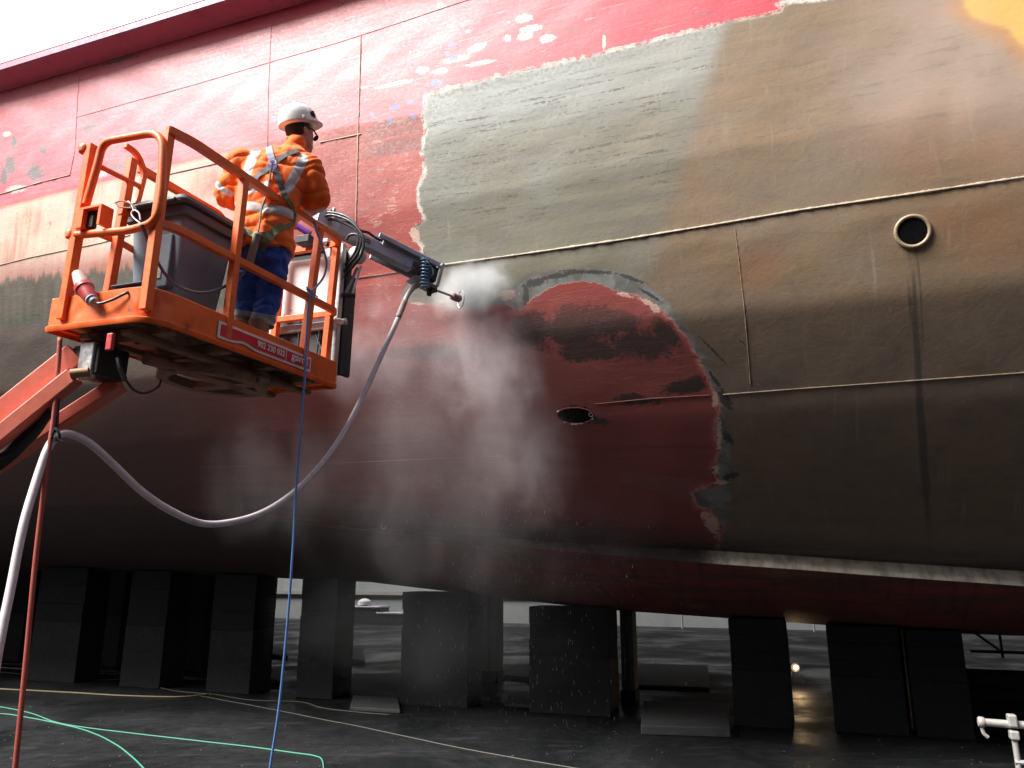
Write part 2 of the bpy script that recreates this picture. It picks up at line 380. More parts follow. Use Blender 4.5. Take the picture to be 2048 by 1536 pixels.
F['arcedge'] = ell([(1110, 553, 56, 6, -.15), (1190, 544, 50, 5, .05), (1260, 556, 40, 5, .35), (1150, 543, 40, 5, 0), (1300, 590, 40, 4, .6), (1070, 565, 30, 10, -.2), (1430, 760, 30, 5, 1.4), (1450, 800, 30, 12, 1.4), (1456, 876, 18, 10, 1.4), (1462, 952, 22, 8, -.3), (1052, 590, 8, 30, 0), (1290, 640, 60, 4, .9), (1425, 700, 60, 3, 1.), (1480, 680, 30, 2, .9)])
F['stain'] = ell([(1290, 692, 100, 40, 0), (1300, 688, 80, 34, -.1), (1330, 672, 44, 36, .6), (1150, 655, 60, 40, 0), (1215, 640, 80, 30, .3), (1060, 660, 50, 50, 0), (870, 632, 60, 18, 0), (1380, 770, 70, 16, -.2), (1265, 800, 50, 14, 0), (870, 705, 130, 22, 0), (1190, 840, 50, 10, .1), (1190, 700, 70, 22, 0)])
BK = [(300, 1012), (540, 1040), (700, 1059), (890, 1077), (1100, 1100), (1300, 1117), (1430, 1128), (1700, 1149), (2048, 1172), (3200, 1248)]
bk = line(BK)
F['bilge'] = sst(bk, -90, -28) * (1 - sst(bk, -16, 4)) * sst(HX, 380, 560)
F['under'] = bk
F['lip'] = ell([(1425, 1050, 16, 26, -.5), (1410, 1030, 12, 8, 0), (1436, 1100, 7, 16, 0), (1438, 870, 6, 40, 0), (1432, 940, 8, 16, 0), (1310, 618, 14, 9, .7), (1296, 605, 26, 6, .5), (1250, 590, 20, 5, .3), (1430, 800, 7, 20, 0), (1440, 965, 18, 5, 0), (1408, 1112, 40, 4, -.1), (1015, 590, 22, 14, 0), (835, 607, 18, 3, 0), (880, 604, 12, 3, 0), (905, 608, 25, 9, .6), (830, 470, 12, 20, 0)])
F['patch'] = sdf([(1238, 943), (1290, 944), (1440, 965), (1385, 1012), (1320, 985), (1242, 968)])
F['weep'] = ell([(1818, 570, 3, 90, -.03), (1830, 570, 4, 100, -.04), (1841, 590, 3, 120, -.06), (1834, 700, 9, 170, -.06), (1846, 880, 11, 240, -.07)])
F['rimk'] = 1 - sst(HY, 490, 570)
F['lipz'] = sst(HX, 1225, 1300) * sst(HY, 575, 605) * (1 - sst(bk, -30, -5) * .3)
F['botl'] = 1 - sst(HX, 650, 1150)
F['chine'] = ell([(1330, 1112, 120, 11, .09), (1200, 1104, 60, 5, .09)])
F['cream'] = sst(F['boot'], -2, 12) * (1 - sst(HX, 330, 640)) * (1 - .65 * sst(at, -60, -5))
F['fouled'] = sst(HX, 690, 760) * (1 - sst(HX, 830, 900)) * sst(F['boot'], -4, 8)
# mesh
ns, nv = HP.shape[1], HP.shape[0]
idx = np.arange(nv * ns).reshape(nv, ns)
quads = np.stack([idx[:-1, :-1], idx[1:, :-1], idx[1:, 1:], idx[:-1, 1:]], -1).reshape(-1, 4)
OUTLET = (1825, 463, 29, 27); INLET = (1150, 830, 35, 16)
hole = np.maximum(1 - np.hypot((HX - OUTLET[0]) / OUTLET[2], (HY - OUTLET[1]) / OUTLET[3]), 1 - np.hypot((HX - INLET[0]) / INLET[2], (HY - INLET[1]) / INLET[3]))
keep = hole.reshape(-1)[quads].max(1) < .06
quads = quads[keep]
hv = HP.reshape(-1, 3)
# plain bottom and far side
ex = []
ex_f = []
k0 = len(hv)
last = idx[-1]
zb = HP[-1, :, 2]
for j, (q, dz) in enumerate(((10.5, -.02), (12.5, .05), (14.4, .9), (15.2, 3.), (15.4, 11.))):
    pts = DD[None] * (srow + P0S)[:, None] + NI[None] * (P0Q + q * 1. - 1.2)
    pts = pts + np.array([0, 0, 1.])[None] * ((zb + dz) if dz < 2 else np.full(ns, dz))[:, None]
    ex.append(pts)
hv = np.concatenate([hv] + ex)
prev = last
for j in range(5):
    cur = k0 + j * ns + np.arange(ns)
    ex_f.append(np.stack([prev[:-1], cur[:-1], cur[1:], prev[1:]], -1)); prev = cur
quads = np.concatenate([quads] + ex_f)
me = bpy.data.meshes.new('hull_plating')
me.vertices.add(len(hv)); me.vertices.foreach_set('co', hv.astype(np.float32).ravel())
me.loops.add(quads.size); me.loops.foreach_set('vertex_index', quads.astype(np.int32).ravel())
me.polygons.add(len(quads)); me.polygons.foreach_set('loop_start', np.arange(0, quads.size, 4, dtype=np.int32))
try: me.polygons.foreach_set('loop_total', np.full(len(quads), 4, np.int32))
except Exception: pass
me.polygons.foreach_set('use_smooth', np.ones(len(quads), bool))
me.update(calc_edges=True); me.validate()
npad = len(hv) - nv * ns
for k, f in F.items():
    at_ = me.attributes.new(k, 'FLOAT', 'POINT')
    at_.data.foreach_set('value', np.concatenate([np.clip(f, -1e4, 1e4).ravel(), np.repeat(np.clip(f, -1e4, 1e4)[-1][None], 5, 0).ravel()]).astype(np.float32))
sv = np.zeros((len(hv), 3), np.float32)
sv[:nv * ns, 0] = np.repeat(srow[None], nv, 0).ravel(); sv[:nv * ns, 1] = -HV.ravel()
sv[nv * ns:, 0] = np.tile(srow, 5); sv[nv * ns:, 1] = -np.repeat(np.arange(1, 6) * 2. + 14, ns)
me.attributes.new('sv', 'FLOAT_VECTOR', 'POINT').data.foreach_set('vector', sv.ravel())
HB = BVHTree.FromPolygons([Vector(p) for p in hv], [tuple(q) for q in quads[::1]], epsilon=0) if False else None
def hull_at(px, py):                         # hull point and outward normal under a sight line
    d2 = (HX - px) ** 2 + (HY - py) ** 2
    i, j = np.unravel_index(np.argmin(d2), d2.shape)
    i = min(max(i, 1), nv - 2); j = min(max(j, 1), ns - 2)
    a = HP[i + 1, j] - HP[i - 1, j]; b = HP[i, j + 1] - HP[i, j - 1]
    n = np.cross(b, a); n /= np.linalg.norm(n)
    if n @ NI > 0: n = -n
    d = ray(px, py); t = ((HP[i, j] - EYE) @ n) / (d @ n)
    return EYE + d * t, n

# --- hull material
g = G('ship_hull_paint'); svn = g.attr('sv', True); A = g.attr
lng = g.scale(svn, (1, 1, 1), rot=(0, 0, 0))
st1 = g.scale(svn, (.35, 3.2, 1))                      # streaks along the ship
nA = g.noise(svn, 1.1, 6, .6); nB = g.noise(svn, 6., 7, .65, .4); nC = g.noise(svn, 28., 5, .65); nD = g.noise(svn, 90., 3, .6)
nS = g.noise(st1, 2.6, 7, .62, .3); nS2 = g.noise(g.scale(svn, (.5, 7, 1)), 4., 6, .7, .6); nV = g.noise(g.scale(svn, (5, .45, 1)), 2.2, 6, .6)
cells = g.vor(g.scale(svn, (1.2, 1.6, 1)), 1.3)
# upper red
red = g.mix(g.ss(nS, .35, .7), (.52, .016, .034), (.66, .035, .070))
red = g.mix(g.ss(nB, .55, .75, 0, .35), red, (.42, .012, .026))
red = g.mix(g.math('MULTIPLY', g.ss(nS2, .60, .68), .6), red, (.70, .40, .42))
red = g.mix(g.math('MULTIPLY', A('leftness'), g.ss(nB, .35, .65, .15, .5)), red, (.70, .16, .22))  # pinker towards the left: glare put into the paint colour
red = g.mix(g.ss(g.math('ADD', A('scrape'), g.math('MULTIPLY', g.math('SUBTRACT', nC, .5), 2.6)), .25, .5), red, (.10, .085, .085))
# weathered antifouling below the boot line
af = g.mix(g.ss(nA, .35, .65), (.30, .030, .022), (.37, .050, .032))
af = g.mix(g.ss(nS, .5, .7, 0, .5), af, (.20, .030, .025))
foul = g.mix(g.ss(nC, .35, .6), (.17, .075, .06), (.26, .03, .025))
af = g.mix(g.math('MULTIPLY', A('fouled'), g.ss(g.math('ADD', nS, g.math('MULTIPLY', A('boot'), -.0016)), .36, .46)), af, foul)
crm = g.mix(g.ss(nV, .35, .65), (.60, .44, .31), (.50, .24, .19)); crm = g.mix(g.ss(cells, .3, .55, 0, .6), crm, (.62, .55, .44))
crm = g.mix(g.ss(nB, .58, .72, 0, .7), crm, (.40, .10, .07))
af = g.mix(A('cream'), af, crm)
scr = g.math('MULTIPLY', g.ss(g.math('ABSOLUTE', g.math('SUBTRACT', nS2, .5)), 0., .022, 1, 0), g.ss(nB, .52, .62))
af = g.mix(g.math('MULTIPLY', scr, g.math('ADD', .25, g.math('MULTIPLY', A('fouled'), .6))), af, (.72, .56, .44))
# lower maroon antifouling
mar = g.mix(g.ss(nA, .35, .7), (.205, .046, .042), (.255, .066, .056)); mar = g.mix(g.ss(nS, .48, .75, 0, .6), mar, (.145, .032, .034))
mar = g.mix(g.ss(nC, .70, .76, 0, .35), mar, (.30, .17, .15))
stn = g.ss(g.math('ADD', g.math('ADD', A('stain'), g.math('MULTIPLY', g.math('SUBTRACT', nA, .5), 2.2)), g.math('ADD', g.math('MULTIPLY', g.math('SUBTRACT', nB, .5), 1.6), g.math('MULTIPLY', g.math('SUBTRACT', nC, .5), 1.3))), -.05, .40)
mar = g.mix(g.math('MULTIPLY', stn, .88), mar, (.020, .019, .017))
mar = g.mix(g.math('MULTIPLY', g.ss(A('patch'), -1, 3), .5), mar, (.22, .09, .09))
col = g.mix(g.ss(g.math('ADD', A('boot'), g.math('MULTIPLY', g.math('SUBTRACT', nB, .5), 10)), -2, 2.5), red, af)
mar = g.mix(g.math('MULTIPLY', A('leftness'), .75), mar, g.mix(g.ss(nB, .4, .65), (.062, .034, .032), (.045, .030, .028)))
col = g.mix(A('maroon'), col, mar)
bel = g.mix(g.ss(nA, .3, .7), (.105, .082, .062), (.075, .052, .044)); bel = g.mix(g.ss(nB, .5, .75, 0, .6), bel, (.14, .115, .09))
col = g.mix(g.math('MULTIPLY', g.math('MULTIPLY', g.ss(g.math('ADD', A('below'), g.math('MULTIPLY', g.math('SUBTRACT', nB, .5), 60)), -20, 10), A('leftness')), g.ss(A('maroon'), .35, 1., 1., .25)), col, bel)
alg = g.mix(g.ss(nV, .35, .65), (.028, .042, .024), (.075, .085, .055))
col = g.mix(g.math('MULTIPLY', g.ss(g.math('ADD', A('algae'), g.math('MULTIPLY', g.math('SUBTRACT', nV, .5), 70)), -6, 10), .9), col, alg)
# chips
cw = g.ss(g.math('ADD', A('chipw'), g.math('ADD', g.math('MULTIPLY', g.math('SUBTRACT', nC, .5), 1.6), g.math('MULTIPLY', g.math('SUBTRACT', nD, .5), 1.6))), .02, .10)
col = g.mix(cw, col, g.mix(g.ss(nD, .4, .6), (.56, .53, .47), (.42, .38, .34)))
cb = g.ss(g.math('ADD', A('chipb'), g.math('MULTIPLY', g.math('SUBTRACT', nC, .5), 1.8)), .02, .12)
col = g.mix(cb, col, (.10, .13, .36))
# blasted steel
stl = g.mix(g.ss(nS, .35, .65), (.355, .37, .345), (.275, .292, .272))
kh = g.mix(g.ss(nS, .32, .68), (.20, .188, .135), (.150, .144, .108)); kh = g.mix(g.ss(nA, .45, .7, 0, .7), kh, (.205, .212, .188))
stl = g.mix(A('khaki'), stl, kh)
br = g.mix(g.ss(nS, .3, .7), (.25, .165, .092), (.19, .130, .076)); br = g.mix(g.ss(nA, .4, .65), br, (.21, .155, .105)); br = g.mix(g.ss(nB, .5, .8, 0, .4), br, (.12, .085, .055))
br = g.mix(g.math('MULTIPLY', A('maroon'), .6), br, g.mix(g.ss(nB, .35, .7), (.155, .122, .10), (.125, .098, .082)))
stl = g.mix(A('rust'), stl, br)
stl = g.mix(g.math('MULTIPLY', g.ss(g.math('ADD', A('rustred'), g.math('MULTIPLY', g.math('SUBTRACT', nA, .5), 1.4)), -.5, .8), .55), stl, (.26, .125, .062))
stl = g.mix(g.math('MULTIPLY', A('pale'), .5), stl, (.42, .33, .27))
stl = g.mix(g.ss(g.math('ADD', A('orange'), g.math('MULTIPLY', g.math('SUBTRACT', nB, .5), 40)), -14, 10), stl, (.66, .37, .085))
oe = g.ss(g.math('ADD', A('orange'), g.math('MULTIPLY', g.math('SUBTRACT', nB, .5), 50)), -45, -5); oe2 = g.math('MULTIPLY', oe, g.ss(A('orange'), -6, 10, 1, 0))
stl = g.mix(g.math('MULTIPLY', oe2, .7), stl, (.42, .20, .06))
gs = g.math('MULTIPLY', g.ss(nS2, .555, .61), g.math('MULTIPLY', g.ss(A('boot'), -60, 30), g.ss(A('boot'), 200, 330, 1, 0)))
gs = g.math('MULTIPLY', gs, g.ss(nC, .38, .55)); gs = g.math('MULTIPLY', gs, g.ss(A('rust'), .25, 1., .85, .35))
stl = g.mix(gs, stl, (.075, .068, .052))
grn = g.math('MULTIPLY', g.ss(nC, .46, .66), g.ss(A('steel'), 6, 40, .8, 0))
stl = g.mix(g.math('MULTIPLY', grn, g.ss(A('boot'), -60, 20, 1, 0)), stl, (.15, .15, .13))
stl = g.mix(g.ss(nV, .6, .75, 0, .35), stl, (.36, .33, .27))
stl = g.mix(g.math('MULTIPLY', g.ss(A('arcgrey'), -4, 6), .85), stl, g.mix(g.ss(nB, .4, .6), (.21, .22, .215), (.12, .12, .11)))
stl = g.mix(g.ss(g.math('ADD', A('arcedge'), g.math('MULTIPLY', g.math('SUBTRACT', nC, .5), 2.)), .1, .35), stl, (.05, .05, .042))
wp = g.ss(g.math('ADD', A('weep'), g.math('MULTIPLY', g.math('SUBTRACT', nV, .5), 1.2)), -.1, .6)
stl = g.mix(g.math('MULTIPLY', wp, .6), stl, (.028, .026, .022))
sm = g.math('ADD', A('steel'), g.math('ADD', g.math('MULTIPLY', g.math('SUBTRACT', nB, .5), 22), g.math('MULTIPLY', g.math('SUBTRACT', nC, .5), 14)))
low = g.ss(A('under'), -3, 2)
fs = g.math('MULTIPLY', g.ss(sm, -1.2, 1.2), g.ss(low, 0, 1, 1, 0))
# feathered primer along the blasted edge
rim = g.math('MULTIPLY', g.math('MULTIPLY', g.ss(sm, -4.5, -1.), g.ss(sm, 2., 8, 1, 0)), g.math('MULTIPLY', A('rimk'), g.ss(g.math('ADD', g.math('MULTIPLY', nB, .6), g.math('MULTIPLY', nC, .5)), .46, .62)))
col = g.mix(fs, col, stl)
lip2 = g.math('MULTIPLY', g.math('MULTIPLY', g.ss(sm, -14, -7), g.ss(sm, 0, 3, 1, 0)), g.math('MULTIPLY', A('maroon'), g.ss(nB, .42, .52)))
col = g.mix(g.math('MULTIPLY', lip2, .75), col, (.38, .075, .07))
lip3 = g.math('MULTIPLY', g.math('MULTIPLY', g.ss(sm, -7, -2), g.ss(sm, 0, 5, 1, 0)), g.math('MULTIPLY', A('lipz'), g.ss(g.math('ADD', g.math('MULTIPLY', nB, .6), g.math('MULTIPLY', nC, .5)), .44, .56)))
col = g.mix(g.math('MULTIPLY', lip3, .9), col, g.mix(g.ss(nC, .4, .6), (.50, .30, .25), (.34, .12, .11)))
col = g.mix(rim, col, g.mix(g.ss(nC, .4, .6), (.80, .76, .66), (.55, .50, .43)))
lp = g.ss(g.math('ADD', A('lip'), g.math('ADD', g.math('MULTIPLY', g.math('SUBTRACT', nC, .5), 2.2), g.math('MULTIPLY', g.math('SUBTRACT', nB, .5), 1.2))), .08, .3)
col = g.mix(g.math('MULTIPLY', lp, .85), col, (.58, .40, .32))
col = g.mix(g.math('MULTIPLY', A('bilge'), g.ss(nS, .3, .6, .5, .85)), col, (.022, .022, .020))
ch = g.ss(g.math('ADD', A('chine'), g.math('MULTIPLY', g.math('SUBTRACT', nB, .5), 1.4)), -.1, .4)
col = g.mix(g.math('MULTIPLY', ch, .8), col, (.36, .065, .06))
# bottom below the bilge
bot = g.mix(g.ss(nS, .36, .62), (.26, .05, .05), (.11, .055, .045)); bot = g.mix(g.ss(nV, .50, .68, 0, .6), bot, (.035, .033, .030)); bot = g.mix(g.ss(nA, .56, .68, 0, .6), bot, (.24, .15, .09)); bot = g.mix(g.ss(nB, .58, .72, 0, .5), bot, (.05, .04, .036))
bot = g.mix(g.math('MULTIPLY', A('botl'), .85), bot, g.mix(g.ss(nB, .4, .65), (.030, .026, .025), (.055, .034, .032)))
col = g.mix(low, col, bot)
rough = g.mix(fs, g.ss(nC, .3, .7, .42, .55), g.ss(nC, .3, .7, .50, .72))
rough = g.mix(g.ss(A('boot'), -2, 3), rough, g.ss(nC, .3, .7, .50, .7))
cw_ = g.math('MULTIPLY', g.ss(fs, 0, 1, 1, 0), g.ss(A('boot'), -4, 8, .5, .18))
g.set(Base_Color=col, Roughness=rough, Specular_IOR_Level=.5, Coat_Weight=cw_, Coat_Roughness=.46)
hgt = g.math('ADD', g.math('MULTIPLY', nB, .6), g.math('MULTIPLY', nC, .25))
hgt = g.math('ADD', hgt, g.math('MULTIPLY', g.ss(sm, -1.2, 1.2), -.35)); hgt = g.math('ADD', hgt, g.math('MULTIPLY', cw, -.2))
hgt = g.math('ADD', hgt, g.math('MULTIPLY', g.ss(g.math('ABSOLUTE', g.math('SUBTRACT', nS, .5)), 0, .02, -.10, 0), g.ss(fs, 0, 1, 1, 0)))
g.bump(hgt, .5, .012)
HULLM = g.m
SHIP = thing('ship', 'huge ship hull with red topsides and a blasted bare steel patch', 'ship', ship(P0S, P0Q + 7, 0))
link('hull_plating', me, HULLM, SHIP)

SEAM = paint('weld_bead', (.27, .205, .145), .55, amt=.5, k=8, dirt=(.16, .12, .09), bump=.3)
SEAMPALE = paint('pale_weld_bead', (.56, .48, .36), .5, amt=.4, k=8, dirt=(.3, .22, .15), bump=.4)
SEAMRED = paint('red_painted_weld_bead', (.70, .20, .25), .4, amt=.5, k=6, dirt=(.55, .30, .30), bump=.3)
SEAMMAR = paint('maroon_weld_bead', (.17, .04, .04), .5, amt=.5, k=6, dirt=(.24, .14, .12), bump=.3)
def seam(pts, r, mat, name='weld_seam', sink=.45, jit=.12, step=14):
    P = np.array(pts, float); out = []
    for i in range(len(P) - 1):
        n = max(1, int(np.hypot(*(P[i + 1] - P[i])) / step))
        for k in range(n): out.append(P[i] + (P[i + 1] - P[i]) * k / n)
    out.append(P[-1]); pp = []; rr = []
    for q in out:
        h, n = hull_at(*q); pp.append(h + n * r * sink); rr.append(r * (1 + random.uniform(-jit, jit)))
    m = MB().tube(smooth_path(pp, 3), [rr[min(i // 3, len(rr) - 1)] * (1 + random.uniform(-jit, jit)) for i in range((len(pp) - 1) * 3 + 1)] if len(pp) > 2 else r, 6)
    return m.obj(name, mat, SHIP, True)
seam([(884, 530), (1060, 506), (1240, 480), (1424, 450), (1600, 420), (1800, 391), (2048, 354), (2400, 300)], .0105, SEAMPALE, jit=.22)
seam([(640, 566), (760, 550), (884, 530)], .007, SEAMMAR)
seam([(1446, 789), (1600, 777), (1800, 763), (2048, 745), (2400, 720)], .0055, SEAM, jit=.2)
seam([(1190, 808), (1300, 797), (1420, 790)], .005, SEAMMAR)
seam([(400, 935), (700, 925), (1000, 912)], .005, SEAMMAR)
seam([(1470, 458), (1479, 530), (1488, 610), (1496, 700), (1501, 768)], .0035, SEAM, jit=.4)
seam([(152, 235), (270, 202), (400, 166), (548, 122), (680, 84), (800, 45), (910, 8), (1000, -20)], .0034, SEAMRED)
seam([(722, 68), (720, 150), (717, 250), (714, 360), (711, 480)], .0055, SEAMPALE, jit=.4)
seam([(545, 20), (541, 90), (537, 180), (535, 300)], .003, SEAMRED, jit=.3)
seam([(160, 140), (155, 200), (150, 300), (140, 350)], .003, SEAMRED, jit=.4)
seam([(140, 350), (80, 365), (20, 383), (-60, 405)], .007, SEAMPALE, jit=.4)
seam([(-60, 545), (60, 515), (200, 486), (260, 470)], .006, SEAMPALE)
seam([(340, 348), (420, 330), (470, 318)], .006, SEAMRED)
seam([(640, 285), (722, 268)], .006, SEAMPALE, jit=.3)
seam([(850, 522), (846, 498)], .004, SEAMPALE)
# rubbing strake along the top: sloping underside, pale face
STRAKE_R = paint('strake_red_paint', (.54, .15, .23), .5, amt=.4, k=4, dirt=(.28, .04, .07), wear=(.1, .09, .09), wamt=.4)
STRAKE_W = paint('strake_white_paint', (.78, .70, .70), .45, amt=.4, k=3, dirt=(.66, .46, .48), wear=(.3, .25, .25), wamt=.3)
def z_on_side(px, py):
    h, n = hull_at(px, py); return h[2]
zr = z_on_side(0, 186)
sA, sB = -40, 20
def strip(q, z): return [ship(s + P0S, P0Q - q, z) for s in np.linspace(sA, sB, 121)]
def sheet(rows, name, mat, parent, thick=None):
    m = MB(); n = len(rows[0]); m.add([p for r in rows for p in r], [(i * n + j, i * n + j + 1, (i + 1) * n + j + 1, (i + 1) * n + j) for i in range(len(rows) - 1) for j in range(n - 1)])
    return m.obj(name, mat, parent)
ZR = zr
sheet([strip(-.01, ZR), strip(.05, ZR + .012), strip(.22, ZR + .06), strip(.25, ZR + .085), strip(.25, ZR + .17)], 'rubbing_strake', STRAKE_R, SHIP)
sheet([strip(.255, ZR + .175), strip(.255, ZR + 3.6), strip(-.05, ZR + 3.75)], 'strake_face', STRAKE_W, SHIP)
# bilge keel: a fin that dies out to the left
m = MB(); rings = []
pl_ = [np.array([x, np.interp(x, [p[0] for p in BK], [p[1] for p in BK])]) for x in list(range(520, 2060, 30)) + [2200, 2400, 2700, 3100]]
for (x, y) in pl_:
    w = .14 * sst(np.array(x), 480., 1500.) + .012; dy = 5 + 24 * float(sst(np.array(x), 500., 1700.))
    h, n = hull_at(x, y - dy); e = n * w
    d = ray(x, y)
    upv = np.cross(n, DD); upv = upv if upv[2] > 0 else -upv
    rings.append([h - n * .03 + upv * .006, h + e + upv * .004, h + e - upv * .004, h - n * .03 - upv * .006])
m.loft(rings)
g = G('bilge_keel_steel'); c = g.coord(); n1 = g.noise(g.scale(c, (6, 6, .6)), 1.6, 6, .65); n2 = g.noise(c, 24, 5, .6)
wx = g.t.nodes.new('ShaderNodeSeparateXYZ'); g.put(wx.inputs[0], c)
bk_s = g.ss(g.math('ADD', wx.outputs[0], g.math('MULTIPLY', n2, .4)), 2.05, 2.35)
g.set(Base_Color=g.mix(bk_s, g.mix(g.ss(n1, .4, .65), (.04, .032, .03), (.075, .045, .042)), g.mix(g.ss(n1, .35, .7), (.56, .52, .41), (.27, .24, .19))), Roughness=.6)
m.obj('bilge_keel', g.m, SHIP)
m = MB()
h, n = hull_at(768, 1050); m.torus(h + n * .02, DD * .8 + np.array([0, 0, .3]) - NI * .6, .03, .004, 20, 6); m.obj('lug_ring', SEAMPALE, SHIP, True)
# discharge outlet with a thick ring; square-cut sea inlet
h, n = hull_at(OUTLET[0], OUTLET[1]); ro = .119
m = MB(); m.torus(h + n * .010, n, ro, .0155, 48, 12); m.obj('outlet_ring', paint('outlet_ring_steel', (.36, .27, .18), .5, .2, amt=.5, k=14, dirt=(.2, .14, .1)), SHIP, 'all')
m = MB(); m.lathe([(ro - .002, .01), (ro - .006, -.5), (.02, -.52)], h, n, 32, cap=True); m.obj('outlet_pipe', paint('black_pipe_bore', (.004, .004, .004), .95, spec=.05, dirt=(.006, .006, .006)), SHIP, True)
h, n = hull_at(INLET[0], INLET[1]); a1 = DD; a2 = np.cross(n, DD)
q0 = hull_at(INLET[0] - 35, INLET[1])[0]; q1 = hull_at(INLET[0] + 35, INLET[1])[0]; q2 = hull_at(INLET[0], INLET[1] - 16)[0]; q3 = hull_at(INLET[0], INLET[1] + 16)[0]
ra, rb = np.linalg.norm(q1 - q0) / 2, np.linalg.norm(q2 - q3) / 2
u1 = (q1 - q0) / np.linalg.norm(q1 - q0); u2 = (q3 - q2); u2 -= u1 * (u2 @ u1); u2 /= np.linalg.norm(u2)
el = lambda k, d: [h + u1 * ra * k * math.cos(t) + u2 * rb * k * math.sin(t) * (1 if math.sin(t) > 0 else .9) - n * d for t in np.linspace(0, 2 * math.pi, 40, endpoint=False)]
m = MB(); m.loft([el(1.04, -.006), el(.99, .0), el(.97, .02), el(.95, .35), el(.02, .36)], cap=True); m.obj('sea_inlet_bore', bpy.data.materials['black_pipe_bore'], SHIP, True)
m = MB(); m.tube([p + n * .003 for p in el(1.03, 0)], [.006 * (1 + .5 * math.sin(3 * t) * math.sin(7 * t)) for t in range(40)], 6, closed=False); m.obj('sea_inlet_rim', SEAMMAR, SHIP, True)
m = MB()
h2, n2_ = hull_at(1182, 829); m.torus(h2 + n2_ * .004, n2_, .018, .006, 14, 6); m.obj('anode_stub', SEAM, SHIP, True)

# ================================================================= KEEL BLOCKS under the bottom
def qpoint(px, q):                           # floor position at distance q from the eye square to the ship, on the sight line column px
    d = ray(px, 1300.); t = q / (d @ NI); return (d * t) @ DD
def bottom_z(s, q):
    off = q - P0Q
    j = int(np.argmin(np.abs(PROF[:, 1] - min(off, PROF[-1, 1])))); z = PROF[j, 2]
    return ZK - (ZK - z) * float(kz(s - P0S))
blk = 0
BLOCKS = [((596, 706), 10.0, 'by the blue cable'), ((802, 965), 10.0, 'in the falling spray left of the narrow gap'), ((1058, 1236), 10.0, 'in the falling spray right of the narrow gap'), ((1460, 1578), 10.0, 'between the wide gap and the lamp gap'), ((1655, 1800), 10.0, 'just right of the lamp gap'), ((1806, 1928), 10., 'next to the rightmost gap'),
          ((418, 546), 10.0, 'left of the leftmost gap'), ((246, 372), 10.0, 'second to the left of the leftmost gap'), ((60, 206), 10.0, 'farthest to the left'),
          ((338, 444), 12.0, 'set back, second from the leftmost gap'), ((172, 276), 12.0, 'set back, third from the leftmost gap'), ((-60, 84), 12.0, 'set back at the left edge'), ((1776, 1830), 11.5, 'standing back between the two right-hand blocks'), ((958, 1008), 12.4, 'pale timbers standing back in the narrow gap'), ((1238, 1276), 11.2, 'split pale timbers at the wide gap'), ((2120, 2300), 10., 'beyond the right edge')]
for (xa, xb), q, lab in BLOCKS[:-1]:
    pale = 'pale' in lab; dpt = .5 if not pale else .3
    s0 = qpoint(xa, q) if xa < 1601 else qpoint(xa, q + dpt); s1 = qpoint(xb, q + dpt) if xb < 1601 else qpoint(xb, q)
    zt = min(bottom_z((s0 + s1) / 2, q + .3), bottom_z(s0, q + .3), bottom_z(s1, q + .3)) + .03
    t = thing('keel_block', ('timber keel block coloured pale as if lit, ' if pale else 'dark keel block of concrete and timber, ') + lab, 'keel block', ship((s0 + s1) / 2, q + dpt / 2, 0), 'keel blocks under the ship')
    zc = zt * (.52 if not pale else .12)
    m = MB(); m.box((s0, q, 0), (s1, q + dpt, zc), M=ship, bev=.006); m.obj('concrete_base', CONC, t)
    if pale:
        nb = 2
        for k in range(nb):
            a_, b_ = s0 + (s1 - s0) * k / nb + .012, s0 + (s1 - s0) * (k + 1) / nb - .008
            m = MB(); m.box((a_, q + random.uniform(0, .06), zc), (b_, q + dpt, zt), M=ship, bev=.015); m.obj('timber', PALEBAR, t)  # lit timbers: the light is put into the paler colour
    else:
        nl = 3; hh = (zt - zc) / nl
        for k in range(nl):
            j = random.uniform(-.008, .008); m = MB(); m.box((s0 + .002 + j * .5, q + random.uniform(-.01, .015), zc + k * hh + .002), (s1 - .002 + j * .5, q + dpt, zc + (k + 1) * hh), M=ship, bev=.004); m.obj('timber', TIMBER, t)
st_ = thing('dark_floor_filler', 'low black filler added to darken the unlit floor in the rightmost gap', 'dark filler', ship(qpoint(2030, 11), 11, 0))  # added black stack, stands in for floor that lies in the dark
s0, s1 = qpoint(1930, 10.6), qpoint(2330, 10.6)
for k in range(4):
    m = MB(); m.box((s0 + .02 * (k % 2), 10.6 + .03 * (k % 2), .003 + k * .155), (s1, 11.1, .15 + k * .155), M=ship, bev=.012); m.obj('timber', TIMBER, st_)
# low timbers and slabs lying on the floor between the blocks
SL = [((1282, 1462), 1418, 1470, .10, 'broad wet slab on the floor in the wide gap'), ((1272, 1420), 1332, 1376, .05, 'thin pale plate on the floor at the back of the wide gap'), ((1005, 1062), 1336, 1358, .07, 'small pale plank in the narrow gap'), ((700, 800), 1356, 1392, .08, 'flat pale slab in the second gap from the left'), ((695, 730), 1300, 1326, .10, 'small pale block at the left side of the second gap'), ((700, 800), 1398, 1422, .05, 'low pale plank nearest the camera in the second gap'), ((535, 576), 1302, 1314, .08, 'short pale plank behind the blue cable'), ((540, 565), 1340, 1366, .07, 'small pale pad behind the blue cable'), ((1008, 1058), 1396, 1412, .05, 'narrow pale board low in the narrow gap'), ((1480, 1500), 1400, 1412, .05, 'small pale offcut beside a keel block')]
for (xa, xb), ya, yb, hh, lab in SL:
    p = [on_z(xa, yb, 0), on_z(xb, yb + 6, 0), on_z(xb - 4, ya + 4, 0), on_z(xa + 6, ya, 0)]
    m = MB(); m.hexa([q + np.array([0, 0, .002]) for q in p] + [q + np.array([0, 0, hh]) for q in p])
    tag(m.obj('slab', SLABM, bevel=.01), lab, 'slab', 'slabs and planks on the dock floor')
